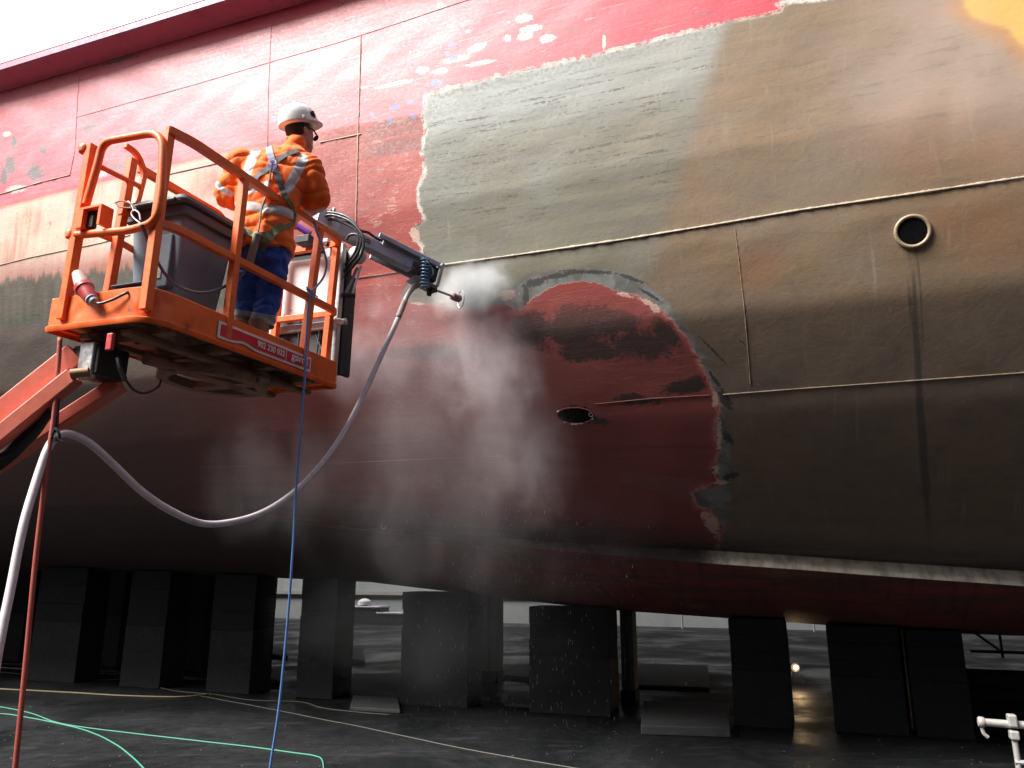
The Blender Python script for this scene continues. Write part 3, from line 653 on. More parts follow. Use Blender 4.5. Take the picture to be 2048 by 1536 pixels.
# far wall clutter
t = thing('handrail', 'low pipe handrail and stacked gear at the far dock wall', 'handrail', on_y(1440, 1238, 24))
m = MB()
for z in (.55, 1.0): m.tube([ship(-6, 26.6, z), ship(22, 26.6, z)], .03, 6)
m.obj('rail', WHITETUBE, t)
for s_ in np.arange(-6, 22.1, 2):
    m = MB(); m.tube([ship(s_, 26.6, 0), ship(s_, 26.6, 1.0)], .03, 6); m.obj('post', WHITETUBE, t)
for i, (px, w_, h_, lab) in enumerate(((735, 1.2, .55, 'dark low crate with a white sack by the far wall'), (785, 1.0, .35, 'long dark low box by the far wall'))):
    s_ = qpoint(px, 25.6); t = thing('crate', lab, 'crate', ship(s_, 25.6, 0))
    m = MB(); m.box((s_ - w_ / 2, 25.3, 0), (s_ + w_ / 2, 26., h_), M=ship, bev=.02); m.obj('crate_body', DARKSTEEL, t)
    m = MB(); m.box((s_ - w_ / 2 - .03, 25.25, h_), (s_ + w_ / 2 + .03, 26.02, h_ + .06), M=ship, bev=.01); m.obj('crate_lid', GREYST, t)
    if i == 0:
        m = MB(); m.lathe([(.05, 0), (.26, .04), (.24, .16), (.12, .24), (.04, .26)], ship(s_ - .2, 25.6, h_ + .06), (0, 0, 1), 12); m.obj('sack', WHITEP, t, True)
# work lamp on the floor under the ship
lp = on_z(1595, 1376, 0); lp_t = thing('work_lamp', 'small lit work lamp glowing warm on the wet floor under the ship', 'work lamp', lp)
LE = G('lamp_glow'); LE.set(Base_Color=(1, .8, .5), Emission_Color=(1, .70, .36)); LE.b.inputs['Emission Strength'].default_value = 14
m = MB(); m.lathe([(.018, 0), (.032, .012), (.032, .03), (.015, .04)], lp + [0, 0, .30], (-.3, -1, .1), 14); m.obj('lamp_lens', LE.m, lp_t, True)
m = MB(); m.lathe([(.065, 0), (.06, .10), (.03, .14)], lp + [.01, .04, .295], (.3, 1, -.1), 14); m.obj('lamp_housing', BLACK, lp_t, True)
m = MB(); m.tube([lp + [-.14, .08, .0], lp + [-.02, .07, .28]], .008, 6); m.tube([lp + [.14, .08, .0], lp + [.02, .07, .28]], .008, 6); m.tube([lp + [0, .25, .0], lp + [0, .08, .28]], .008, 6); m.obj('lamp_stand', DARKSTEEL, lp_t)
ld = bpy.data.lights.new('lamp_light', 'POINT'); ld.energy = 3.5; ld.color = (1, .68, .36); ld.shadow_soft_size = .05
lo = bpy.data.objects.new('lamp_light', ld); COL.objects.link(lo); lo.parent = lp_t; lo.location = (-.06, -.2, .3)

# ================================================================= BOOM LIFT (platform frame is local)
M4 = Matrix(((EL[0], EW[0], EU[0], PB[0]), (EL[1], EW[1], EU[1], PB[1]), (EL[2], EW[2], EU[2], PB[2]), (0, 0, 0, 1)))
LIFT = thing('boom_lift', 'orange boom lift with a railed work platform raised beside the ship', 'boom lift', M=M4)
LN, WD = 1.668, .72
# toe board around a rounded tray, with dents
path = fillet([(0, WD, 0), (0, 0, 0), (LN, 0, 0), (LN, WD, 0)], [0, .17, .012, 0], 10, closed=True)
dense = []
for i in range(len(path)):
    a, b = path[i], path[(i + 1) % len(path)]; n = max(1, int(np.linalg.norm(b - a) / .012))
    for k in range(n): dense.append(a + (b - a) * k / n)
N = len(dense); rows = []
DENT = [(.0, .50, .10, .05, .006), (.0, .62, .12, .05, .006), (.0, .30, .13, .05, .007), (.05, .03, .10, .05, .008), (.0, .2, .06, .06, .006), (.12, 0, .13, .04, .007), (.75, 0, .08, .12, .004), (1.2, 0, .1, .15, .003)]
def tb(p, z, o):
    i = p; a = dense[i]; t = dense[(i + 1) % N] - dense[i - 1]; t = t / np.linalg.norm(t); nrm = np.array([-t[1], t[0], 0]) * 1.
    if nrm @ (a - np.array([LN / 2, WD / 2, 0])) < 0: nrm = -nrm
    dd = 0
    for (x, y, zz, r, h) in DENT:
        q = (a[0] - x) ** 2 + (a[1] - y) ** 2 + (z - zz) ** 2; dd += h * math.exp(-q / (r * r * .4))
    dd += .0022 * mnoise.noise(Vector((a[0] * 9, a[1] * 9, z * 14))) 
    return a + nrm * (o - dd) + np.array([0, 0, z])
m = MB(); zl = [(.0, .004), (.012, .010), (.030, .010), (.036, 0), (.05, 0)] + [(z, 0) for z in np.arange(.065, .186, .015)] + [(.19, 0), (.194, -.004), (.19, -.010), (.06, -.010)]
vs = [tb(i, z, o) for z, o in zl for i in range(N)]
fsx = [(r * N + i, r * N + (i + 1) % N, (r + 1) * N + (i + 1) % N, (r + 1) * N + i) for r in range(len(zl) - 1) for i in range(N)]
m.add(vs, fsx); m.obj('toe_board', ORANGE, LIFT, True, True)
m = MB(); fp = [(p[0] + (.012 if p[0] < .5 else -.012), p[1] + (.012 if p[1] < .3 else -.012)) for p in path]
m.loft([[(x, y, .048) for x, y in fp], [(x, y, .062) for x, y in fp]]); m.obj('floor_plate', RUST, LIFT, local=True)
# dirty underside structure
for x in (.22, .62, 1.02, 1.42):
    m = MB(); m.box((x - .03, .02, -.012), (x + .03, WD - .02, .047), bev=.006); m.obj('cross_beam', RUST, LIFT, local=True)
for y in (.2, .5):
    m = MB(); m.box((.05, y - .035, -.045), (LN - .05, y + .035, -.013), bev=.006); m.obj('longitudinal_beam', RUST, LIFT, local=True)
m = MB()
for i in range(38):
    x, y = random.uniform(.05, LN - .05), random.uniform(.04, WD - .05); r = random.uniform(.015, .05); h = random.uniform(.01, .04)
    m.lathe([(r, 0), (r * .8, -h * .6), (r * .2, -h)], (x, y, .046), (0, 0, 1), 7)
m.obj('caked_mud', RUST, LIFT, True, True, kind='stuff')
arc = [np.array([.95 + .34 * math.cos(t), .42 + .26 * math.sin(t), -.075]) for t in np.linspace(0, 2 * math.pi, 30, endpoint=False)]
m = MB(); m.tube(arc, .03, 4, closed=True, up=(0, 0, 1), square=(.035, .028)); m.obj('slewing_ring', RUST, LIFT, local=True)
m = MB(); m.box((.62, .30, -.10), (1.28, .42, -.048), bev=.008); m.box((1.0, .10, -.10), (1.10, .66, -.05), bev=.006); m.obj('mounting_bracket', RUST, LIFT, local=True)
m = MB(); m.tube([(.45, .34, -.085), (.80, .30, -.085)], .026, 12); m.tube([(.34, .35, -.085), (.46, .34, -.085)], .040, 12); m.obj('levelling_cylinder', paint('rusty_pink_cylinder', (.34, .15, .11), .6, amt=.5, dirt=(.1, .06, .05)), LIFT, True, True)
m = MB(); a = loc(240, 732, y=.3); b = loc(262, 765, y=.3)
m.tube(smooth_path([loc(236, 716, y=.32), loc(240, 735, y=.3), loc(250, 760, y=.28)]), .014, 8); m.tube(smooth_path([loc(250, 758, y=.28), loc(268, 780, y=.26), loc(292, 786, y=.25), loc(316, 774, y=.25), loc(322, 760, y=.26)]), .007, 8)
m.obj('hydraulic_hose', RUBBER, LIFT, True, True)
# guard rails: square tube
SQ = (.022, .022)
def rail(pts, name='guard_rail', rad=.13, sq=SQ, mat=ORANGE, up=(0, 0, 1)):
    m = MB(); m.tube(fillet(pts, rad, 7), .02, 4, up=up, square=sq); return m.obj(name, mat, LIFT, False, True, bevel=.004)
def post(p, q, sq=(.0235, .0235), name='rail_post', mat=ORANGE):
    m = MB(); m.tube([p, q], .02, 4, up=(1, 0, 0), square=sq); return m.obj(name, mat, LIFT, False, True, bevel=.004)
HT = 1.09
p1 = loc(305, 590, x=.012); p1t = loc(343, 272, x=.03)
yc = .012
rail([(p1t[0], .055, HT), (.025, yc + .03, HT), (.16, yc, HT), (1.0, yc, HT), (LN - .02, yc, HT), (LN - .015, .56, HT)], rad=.11)
post((.014, .035, .06), (.030, .055, HT + .015), (.024, .024))
rail([(.022, .045, .55), (.12, yc, .555), (1.0, yc, .555), (LN - .02, yc, .555), (LN - .015, .58, .555)], rad=.09, sq=(.020, .022))
for px in ((456, 632, 490, 345), (606, 697, 640, 455)):
    a = loc(px[0], px[1], y=yc); b = loc(px[2], px[3], y=yc); post((a[0], yc, .06), (b[0], yc, HT))
a = loc(649, 714, x=LN - .015); b = loc(672, 514, x=LN - .015)
post((LN - .015, a[1], .06), (LN - .015, b[1], HT))
post((LN - .015, .56, .06), (LN - .015, .56, HT))
# far long side: rail loop that turns down, post and mid bar
yf = .56
rail([(.30, yf, 1.10), (.80, yf, 1.10), (1.03, yf, 1.10), (1.03, yf, .74), (.93, yf, .66), (.86, yf, .62)], rad=.10)
rail([(.86, yf, .62), (.86, yf, .07)], rad=.0)
rail([(.0, .635, .62), (.25, yf, .60), (.62, yf, .56)], sq=(.014, .016), rad=.05)
post((.19, yf - .02, .06), (.225, yf - .02, 1.12))
rail([(.155, yf - .03, 1.17), (.24, yf - .03, 1.165), (.315, yf - .03, 1.08), (.29, yf - .03, .86), (.24, yf - .03, .77), (.19, yf - .03, .74)], 'gate_stop', rad=.06, sq=(.015, .015), up=(0, 1, 0))
# short end: left post, swing gate loop, bracket
lt, lb = loc(183, 297, x=.0), loc(132, 600, x=.0)
post((0, lb[1], .06), (0, lt[1], 1.10), (.024, .026))
m = MB(); m.lathe([(.0, 0), (.034, .005), (.04, .03), (.03, .05)], (-.005, lt[1] + .04, 1.05), (0, 0, 1), 12); m.obj('post_cap', ORANGE, LIFT, True, True)
m = MB(); m.lathe([(.0, 0), (.03, .005), (.034, .03), (.026, .05)], (-.005, lb[1] + .03, .53), (0, 0, 1), 12); m.obj('hinge_cup', ORANGE, LIFT, True, True)
gp = [loc(a_, b_, x=-.012) for a_, b_ in ((172, 409), (195, 330), (206, 284), (328, 262), (322, 392), (312, 445), (258, 461), (153, 470))]
m = MB(); m.tube(fillet(gp, [0, .05, .11, .13, .12, .10, .05, 0], 7), .022, 10); m.obj('swing_gate', ORANGE, LIFT, True, True)
m = MB(); m.tube([loc(198, 332, x=.0), loc(282, 374, y=yf - .03)], .015, 10); m.obj('gate_bar', ORANGE, LIFT, True, True)
c0, c1 = loc(162, 462, x=-.02), loc(216, 413, x=-.02)
y0, y1, z0, z1 = c1[1], c0[1], c0[2] - .0, c1[2]
m = MB(); m.box((-.06, y0, z1 - .012), (.02, y1, z1)); m.box((-.06, y0, z0), (.02, y0 + .018, z1 - .013)); m.box((-.06, y1 - .045, z0), (.02, y1, z1 - .013)); m.obj('gate_bracket', ORANGE, LIFT, False, True)
m = MB(); m.box((-.03, (y0 + y1) / 2 - .0, z0 + .01), (0, y1 - .046, z1 - .014)); m.tube([(-.02, y0 + .02, z0 + .1), (-.02, y1 - .04, z0 + .09)], .008, 6); m.obj('latch', DARKSTEEL, LIFT, False, True)
m = MB(); m.tube(smooth_path([loc(x, y, x=.03) for x, y in ((230, 406), (243, 402), (262, 408), (272, 418))], 6), .005, 6); m.tube(smooth_path([loc(x, y, x=.03) for x, y in ((232, 407), (240, 414), (262, 416))], 6), .005, 6); m.obj('hook_ring', RUST, LIFT, True, True)
# label strip with number and mark
s0, s1 = loc(437, 645, y=-.004), loc(622, 716, y=-.004); xa, xb, za, zb_ = s0[0], s1[0], .046, .146
def plate(x0, x1, z0, z1, y, th, name, mat, parent, wav=0):
    m = MB(); n = 60
    R0 = []
    for i in range(n + 1):
        x = x0 + (x1 - x0) * i / n
        w = wav * (mnoise.noise(Vector((x * 14, 3, 0))) * .5 + .5) if wav else 0
        cut = .018 * math.exp(-((x - xa - .22) / .07) ** 2) if wav else 0
        R0.append([(x, y, z0 + cut), (x, y - th - w, z0 + cut), (x, y - th - w * .6, (z0 + z1) / 2), (x, y - th - w, z1), (x, y, z1)])
    m.loft(R0, close=True); return m.obj(name, mat, parent, False, True)
LABEL = plate(xa, xb, za, zb_, -.003, .002, 'label_strip', STICK_WHITE, LIFT, .004)
xd = loc(573, 700, y=-.006)[0]
plate(xa + .020, xd - .006, za + .016, zb_ - .016, -.0075, .002, 'label_panel', STICK_RED, LABEL, .003)
plate(xd + .006, xb - .016, za + .016, zb_ - .016, -.0075, .002, 'label_panel', STICK_RED, LABEL)
def text(body, x0, x1, z, h, name, mat, parent, y=-.0165, bold=.0):
    cu = bpy.data.curves.new(name, 'FONT'); cu.body = body; cu.size = 1; cu.offset = bold; cu.extrude = .02
    o = bpy.data.objects.new('tmp_text', cu); COL.objects.link(o)
    dg = bpy.context.evaluated_depsgraph_get(); me_ = bpy.data.meshes.new_from_object(o.evaluated_get(dg)); bpy.data.objects.remove(o)
    P = np.array([v.co[:] for v in me_.vertices]); mn, mx = P.min(0), P.max(0)
    for v, p in zip(me_.vertices, P):
        v.co = (x0 + (p[0] - mn[0]) / (mx[0] - mn[0]) * (x1 - x0), y - (p[2] + .02) * .03, z + (p[1] - mn[1]) / (mx[1] - mn[1]) * h)
    me_.materials.clear(); return link(name, me_, mat, parent, local=True)
t0, t1 = loc(513, 690, y=-.01)[0], loc(568, 708, y=-.01)[0]
text('902 230 022', t0, t1, .078, .040, 'lettering', STICK_WHITE, LABEL, bold=.02)
t0, t1 = loc(581, 715, y=-.01)[0], loc(609, 725, y=-.01)[0]
text('gam', t0, t1, .068, .048, 'lettering', STICK_WHITE, LABEL, bold=.018)
m = MB(); m.tube([(t1 + .008, -.013, .118), (t1 + .026, -.013, .124)], .004, 6); m.tube([(t1 + .022, -.013, .122), (t1 + .030, -.013, .075)], .004, 6); m.obj('logo_mark', STICK_WHITE, LABEL, local=True)
# jib: three boxed arms going down to the left, joint and turret at the ground outside the picture
def beam(a, b, w, h, name, mat=BOOM, end=True):
    a, b = np.array(a), np.array(b); t = (b - a) / np.linalg.norm(b - a); u = np.array([0, 0, 1.]) - t * t[2]; u /= np.linalg.norm(u)
    m = MB(); m.tube([a, a + t * .04, b - t * .04, b], .1, 4, up=u, square=(w / 2, h / 2)); return m.obj(name, mat, LIFT, bevel=.008)
A1, A2 = on_y(160, 712, 4.10), on_y(-900, 1560, 3.9)
beam(A1, A2, .13, .135, 'jib_arm')
B1, B2 = on_y(150, 752, 4.0), on_y(-900, 1600, 3.75)
beam(B1, B2, .09, .085, 'jib_arm')
C1, C2 = on_y(240, 768, 4.25), on_y(-760, 1420, 4.3)
beam(C1, C2, .11, .075, 'jib_arm')
m = MB(); j = on_y(200, 728, 4.12); m.obox(j, EL, EW, EU, (.10, .10, .085)); m.obj('jib_head', BLACK, LIFT, bevel=.01)
m = MB(); j = on_y(176, 722, 4.02); m.obox(j, EL, EW, EU, (.02, .05, .10)); m.obj('head_plate', ALU, LIFT, bevel=.006)
m = MB(); j0, j1 = on_y(142, 748, 3.95), on_y(178, 744, 3.97); m.tube([j0, j1], .027, 10); m.obj('pivot_pin', paint('ochre_pin', (.40, .22, .10), .5, amt=.4), LIFT, True)
m = MB(); m.tube(smooth_path([on_y(x, y, 4.05) for x, y in ((100, 812), (60, 860), (20, 905), (-40, 950))]), .045, 8); m.tube(smooth_path([on_y(x, y, 4.0) for x, y in ((102, 820), (70, 868), (30, 900), (-40, 930))]), .02, 8); m.obj('boom_hose', RUBBER, LIFT, True)
base = on_y(-900, 1600, 3.85); base[2] = 0
m = MB(); m.box((base[0] - .9, base[1] - .5, .25), (base[0] + .5, base[1] + .6, .95), bev=.05); m.obj('chassis', ORANGE, LIFT)
for dx in (-.7, .3):
    for dy in (-.5, .6):
        m = MB(); m.lathe([(.05, -.1), (.26, -.1), (.28, -.06), (.28, .06), (.26, .1), (.05, .1)], (base[0] + dx, base[1] + dy, .28), (0, 1, 0), 20); m.obj('wheel', RUBBER, LIFT, True)

# ================================================================= wheelie bin on the platform
BIN = thing('wheelie_bin', 'tall dark grey plastic wheelie bin standing on the work platform', 'bin', L2W(.55, .36, .063))
def bl(x, y, z): return L2W(x, y, z)
def rring(x0, y0, x1, y1, z, r=.04, n=4):
    P = fillet([(x0, y0, z), (x1, y0, z), (x1, y1, z), (x0, y1, z)], r, n, closed=True); return [bl(*p) for p in P]
m = MB(); m.loft([rring(.37, .22, .66, .52, .064), rring(.36, .21, .67, .53, .12), rring(.30, .16, .72, .56, .70), rring(.295, .155, .725, .565, .78)]); m.obj('bin_body', BINGREY, BIN, True)
m = MB(); m.loft([rring(.275, .135, .745, .585, .735), rring(.27, .13, .75, .59, .74), rring(.27, .13, .75, .59, .79), rring(.28, .14, .74, .58, .795)]); m.obj('bin_rim', BINDARK, BIN, True)
m = MB(); m.loft([rring(.24, .11, .78, .60, .80), rring(.235, .105, .785, .605, .815), rring(.245, .115, .78, .6, .84), rring(.32, .18, .72, .53, .868)]); m.obj('bin_lid', BINDARK, BIN, True)
for k in range(5):
    x = .34 + k * .09; m = MB(); m.obox(bl(x, .35, .866), EL, EW, EU, (.012, .15, .012)); m.obj('lid_rib', BINDARK, BIN, bevel=.004)
m = MB(); m.tube([bl(.225, .16, .80), bl(.225, .55, .80)], .014, 8); m.obj('bin_handle', BLACK, BIN, True)
m = MB(); m.obox(bl(.318, .32, .47), EL, EW, EU, (.025, .10, .16)); m.obj('bin_spine', BINDARK, BIN, bevel=.008)
m = MB(); m.obox(bl(.290, .29, .40), EL, EW, EU, (.002, .022, .036)); m.obj('bin_sticker', TANWEB, BIN)
for y in (.2, .54):
    m = MB(); m.lathe([(.02, -.02), (.07, -.02), (.078, 0), (.07, .02), (.02, .02)], bl(.32, y, .145), EW, 18); m.obj('bin_wheel', RUBBER, BIN, True)
CASE = thing('tool_case', 'low scuffed grey plastic case on the platform in front of the bin', 'case', L2W(.14, .2, .063))
m = MB(); m._bbox((.06, .10, .064), (.17, .38, .235), .018, bl); m.obj('case_body', BINGREY, CASE, True)
m = MB(); m._bbox((.05, .13, .236), (.18, .36, .245), .004, bl); m.obj('case_lid', BINDARK, CASE, True)
SH = thing('ramp_sheet', 'long dark sloping plastic sheet on the platform floor by the bin', 'sheet', L2W(.45, .1, .063))
m = MB(); m.hexa([bl(*p) for p in ((.18, .05, .064), (.85, .05, .064), (.85, .17, .064), (.18, .17, .064), (.18, .06, .215), (.80, .06, .13), (.80, .16, .13), (.18, .16, .215))]); m.obj('sheet_body', BINGREY, SH, bevel=.012)
# red plug hanging over the toe board
PL = thing('power_plug', 'red and white industrial plug on a cable over the orange toe board', 'plug', wloc(170, 590, x=-.03))
a, b, c_, d_ = [wloc(x, y, x=-.04) for x, y in ((155, 545), (166, 572), (182, 598), (192, 607))]
ax = b - a
m = MB(); m.lathe([(.012, 0), (.03, .008), (.036, .05), (.04, .10)], a, ax, 16); m.obj('plug_cap', paint('pale_pink_plastic', (.66, .46, .45), .45, amt=.3), PL, True)
ax = c_ - b; L_ = np.linalg.norm(ax)
m = MB(); m.lathe([(.044, 0), (.05, .006), (.05, .03), (.044, .035), (.036, L_ * .9), (.034, L_)], b, ax, 16); m.obj('plug_body', REDP, PL, True)
m = MB(); m.obox(b + ax * .45 - EW * -.045, EL, EW, EU, (.012, .02, .045)); m.obj('plug_lever', REDP, PL, bevel=.006)
m = MB(); m.lathe([(.032, 0), (.034, .012), (.026, .016), (.024, .035), (.012, .04)], c_, d_ - c_, 14); m.obj('plug_gland', paint('grey_gland', (.38, .44, .50), .4), PL, True)
m = MB(); m.tube(smooth_path([d_, wloc(205, 606, x=-.035), wloc(228, 598, x=-.025), wloc(252, 586, x=-.012), wloc(262, 584, x=.03), wloc(300, 588, x=.08), wloc(310, 596, x=.12)], 8), .0075, 8); m.obj('plug_cable', RUBBER, PL, True)

# ================================================================= PERSON
FEET = L2W(.93, .17, .063)
fv = ray(510, 660); fv[2] = 0; fv /= np.linalg.norm(fv); rv = np.array([fv[1], -fv[0], 0]); zv = np.array([0, 0, 1.])
def J(px, py, df=0.):                        # body point: df metres deeper than the feet
    d = ray(px, py); t = ((FEET + fv * df - EYE) @ fv) / (d @ fv); return EYE + d * t
TH_F = RAD(18)
rf = rv * math.cos(TH_F) - fv * math.sin(TH_F); ff = fv * math.cos(TH_F) + rv * math.sin(TH_F)   # body's right and front
PXM = np.linalg.norm(J(530, 480) - J(531, 480))
PERSON = thing('person', 'person in orange hi-vis jacket, blue trousers and white helmet on the lift platform', 'person', FEET)
def ering(c, a, b, n=24, ax=None, ay=None, p=2.3):
    ax = rf if ax is None else ax; ay = ff if ay is None else ay; R = []
    for k in range(n):
        t = 2 * math.pi * k / n; x, y = math.cos(t), math.sin(t)
        x = math.copysign(abs(x) ** (2 / p), x); y = math.copysign(abs(y) ** (2 / p), y); R.append(c + ax * a * x + ay * b * y)
    return R
def remesh(m, name, vox, smooth=6, disp=None):
    me_ = bpy.data.meshes.new(name); me_.from_pydata(m.v, [], m.f); me_.update()
    o = bpy.data.objects.new('tmp_' + name, me_); COL.objects.link(o)
    r = o.modifiers.new('r', 'REMESH'); r.mode = 'VOXEL'; r.voxel_size = vox
    s_ = o.modifiers.new('s', 'SMOOTH'); s_.iterations = smooth; s_.factor = .5
    dg = bpy.context.evaluated_depsgraph_get(); out = bpy.data.meshes.new_from_object(o.evaluated_get(dg)); bpy.data.objects.remove(o)
    out.name = name
    if disp:
        nr = [v.normal.copy() for v in out.vertices]
        for v, n_ in zip(out.vertices, nr): v.co += n_ * disp(v.co, n_)
        out.update()
    return out
def limb(m, pts, rad, n=14): m.tube(smooth_path(pts, 5), list(np.interp(np.linspace(0, len(rad) - 1, (len(pts) - 1) * 5 + 1), range(len(rad)), rad)) if len(pts) > 2 else rad, n)
neck = J(588, 303, .05); headc = J(600, 263, .09)
shl, shr = J(482, 330, .07), J(616, 338, -.04)
ell_, elr = J(454, 388, .10), J(633, 396, .0)
hl, hr = J(505, 428, .33), J(598, 430, .26)
hipl, hipr = J(508, 505, .03), J(551, 512, -.02)
knl, knr = J(492, 585, .09), J(538, 592, .03)
anl, anr = J(486, 652, .09), J(522, 664, .02)
# body: head, neck, trunk, limbs and hands as one skin
m = MB()
hd = ff * math.cos(RAD(38)) + rf * math.sin(RAD(38)); hrgt = rf * math.cos(RAD(38)) - ff * math.sin(RAD(38))    # head turned to the right
hup = (zv + hd * -.10); hup /= np.linalg.norm(hup)
R = []
for h, a, b, o in ((-.125, .03, .035, .055), (-.105, .052, .06, .035), (-.07, .064, .085, .012), (-.02, .072, .098, 0), (.03, .077, .102, -.004), (.07, .074, .095, -.008), (.10, .055, .07, -.01), (.118, .02, .025, -.01)):
    R.append(ering(headc + hup * h + hd * o, a, b, 20, hrgt, hd, 2.1))
m.loft(R)
m.lathe([(.004, .0), (.016, .012), (.019, .03), (.010, .048)], headc + hd * .085 + hup * -.045, hup + hd * .25, 8)   # nose
for sgn in (-1, 1):
    m.loft([ering(headc + hrgt * sgn * (.07 + .006 * k) + hd * -.012 + hup * -.02, .0165 + .002 * k, .03 + .002 * k, 10, hd, hup) for k in range(3)])
m.lathe([(.02, 0), (.022, .01), (.01, .014)], headc + hd * .088 + hup * -.085, hd, 8)                                # lips and chin
m.tube([headc - hup * .06 - hd * .02, neck - zv * .03], [.062, .068], 14)
m.tube(smooth_path([neck - zv * .02, J(556, 350, .03), J(536, 420, .0), J(530, 505, 0)], 4), [.07, .10, .12, .13, .14, .14, .14, .13, .13, .13, .135, .14, .14], 16)
for a_, b_, c3 in ((shl, ell_, hl), (shr, elr, hr)):
    limb(m, [a_, b_, c3], [.055, .048, .042, .036, .028])
for a_, b_, c3 in ((hipl, knl, anl), (hipr, knr, anr)):
    limb(m, [a_, b_, c3], [.085, .07, .055, .05, .04])
for hnd, elb, sg in ((hl, ell_, -1), (hr, elr, 1)):
    fw = (hnd - elb); fw /= np.linalg.norm(fw); sd = np.cross(fw, zv); sd /= np.linalg.norm(sd); dn = np.cross(sd, fw)
    m.loft([ering(hnd + fw * k, w_, .014, 10, sd, dn) for k, w_ in ((-.02, .026), (.02, .036), (.06, .042), (.09, .040))])
    for i, L0 in enumerate((.068, .078, .072, .056)):
        o_ = hnd + fw * .088 + sd * (-.03 + .02 * i); k1 = o_ + fw * L0 * .45 - dn * .008; k2 = k1 + fw * L0 * .28 - dn * .022; k3 = k2 - dn * .022 - fw * .002
        m.tube([o_ - fw * .03, o_, k1, k2, k3], [.0095, .0095, .009, .0085, .007], 8)
    o_ = hnd + fw * .025 - sd * sg * .030; m.tube([o_, o_ - sd * sg * .022 + fw * .025 - dn * .008, o_ - sd * sg * .026 + fw * .052 - dn * .02, o_ - sd * sg * .018 + fw * .074 - dn * .026], [.013, .0125, .011, .008], 8)
bm_ = remesh(m, 'body', .0065, 3)
link('body', bm_, SKIN, PERSON, 'all')
# hair, glasses
m = MB(); m.loft([ering(headc + hup * h + hd * o, a, b, 20, hrgt, hd, 2.1) for h, a, b, o in ((-.065, .060, .05, -.045), (-.03, .0755, .085, -.022), (.02, .082, .095, -.016), (.08, .078, .09, -.014), (.11, .05, .06, -.012))]); m.obj('hair', HAIR, PERSON, 'all')
m = MB(); m.tube([headc + hrgt * .083 + hup * .008 - hd * .03, headc + hrgt * .084 + hup * .004 + hd * .05, headc + hrgt * .055 + hd * .108 - hup * .004, headc + hd * .115 - hup * .004, headc - hrgt * .06 + hd * .105 - hup * .004], .006, 6); m.loft([ering(headc + hrgt * .036 + hd * (.108 + .004 * k) - hup * .012, .028, .018, 12, hrgt, hup) for k in range(2)]); m.obj('glasses', BLACK, PERSON, True)
# trousers
m = MB()
pel = J(529, 500, 0)
m.loft([ering(J(527, 478, 0), .175, .13), ering(pel, .178, .14), ering(J(527, 530, .01), .16, .135), ering(J(526, 545, .02), .13, .11)])
for a_, b_, c3, sg in ((hipl, knl, anl, -1), (hipr, knr, anr, 1)):
    end = c3 + zv * .04
    m.tube(smooth_path([a_ + zv * .03, a_ * .5 + b_ * .5, b_, b_ * .5 + c3 * .5, end], 4), list(np.interp(np.linspace(0, 4, 17), range(5), [.100, .096, .086, .079, .080])), 18)
def fold_t(co_, n_):
    v = Vector(co_); s1 = mnoise.noise(Vector((v.x * 9 + v.z * 7, v.y * 9, v.z * 13))); s2 = abs(mnoise.noise(Vector((v.x * 7, v.y * 7 + v.z * 6, v.z * 11 + 3))))
    return .013 * s1 - .014 * (1 - s2) ** 7
tm = remesh(m, 'trousers', .009, 5, fold_t)
# keep the hem open-looking: reflective band by height
at_ = tm.attributes.new('band', 'FLOAT', 'POINT')
P = np.array([v.co[:] for v in tm.vertices]); TX, TY = project(P)
at_.data.foreach_set('value', np.minimum(TY - (618 + .16 * (TX - 470)), 22 - (TY - (618 + .16 * (TX - 470)))).astype(np.float32))
def cloth(name, c1, c2, refl=(.60, .60, .58), band='band'):
    g = G(name); c = g.coord(); n1 = g.noise(c, 14, 5, .6); n2 = g.noise(c, 240, 2, .5); n3 = g.noise(c, 5, 4, .6)
    f = g.ss(g.attr(band), -.8, .8)
    colr = g.mix(g.ss(n1, .35, .7), c1, c2); colr = g.mix(g.ss(n3, .58, .75, 0, .25), colr, tuple(x * .8 for x in c1))
    colr = g.mix(f, colr, g.mix(g.ss(n1, .4, .7), refl, tuple(x * .78 for x in refl)))
    g.set(Base_Color=colr, Roughness=g.mix(f, .8, .38), Specular_IOR_Level=.3); g.b.inputs['Sheen Weight'].default_value = .15
    g.bump(g.math('ADD', g.noise(g.scale(c, (1, 1, .6)), 30, 4, .6), g.math('MULTIPLY', n2, .25)), .35, .006); return g.m
link('trousers', tm, cloth('blue_work_cloth', (.028, .078, .34), (.045, .11, .44), (.36, .38, .42)), PERSON, 'all')
# boots
for c3, sg in ((anl, -1), (anr, 1)):
    t_ = ff * .9 + rf * .35 * sg; t_ /= np.linalg.norm(t_); sd = np.cross(t_, zv); gz = FEET[2] + .006
    c0 = np.array([c3[0], c3[1], 0])
    bt = MB()
    def br(f_, w_, h0, h1): return [c0 + t_ * f_ + sd * w_ * x + zv * (gz + (h0 + (h1 - h0) * y)) for x, y in ((-.8, 0), (.8, 0), (1, .25), (.9, .7), (.45, 1), (-.45, 1), (-.9, .7), (-1, .25))]
    bt.loft([br(-.085, .028, .01, .09), br(-.07, .04, .0, .12), br(0, .044, .0, .125), br(.06, .046, .0, .11), br(.13, .05, .0, .085), br(.17, .046, .0, .07), br(.195, .026, .01, .05)])
    bt.loft([ering(np.array([c3[0], c3[1], gz + .08]) - t_ * .015, .056, .062, 14, sd, t_), ering(np.array([c3[0], c3[1], gz + .15]) - t_ * .02, .058, .062, 14, sd, t_), ering(np.array([c3[0], c3[1], gz + .235]) - t_ * .025, .064, .066, 14, sd, t_)])
    link('boot', remesh(bt, 'boot', .008, 3), BOOT, PERSON, 'all')
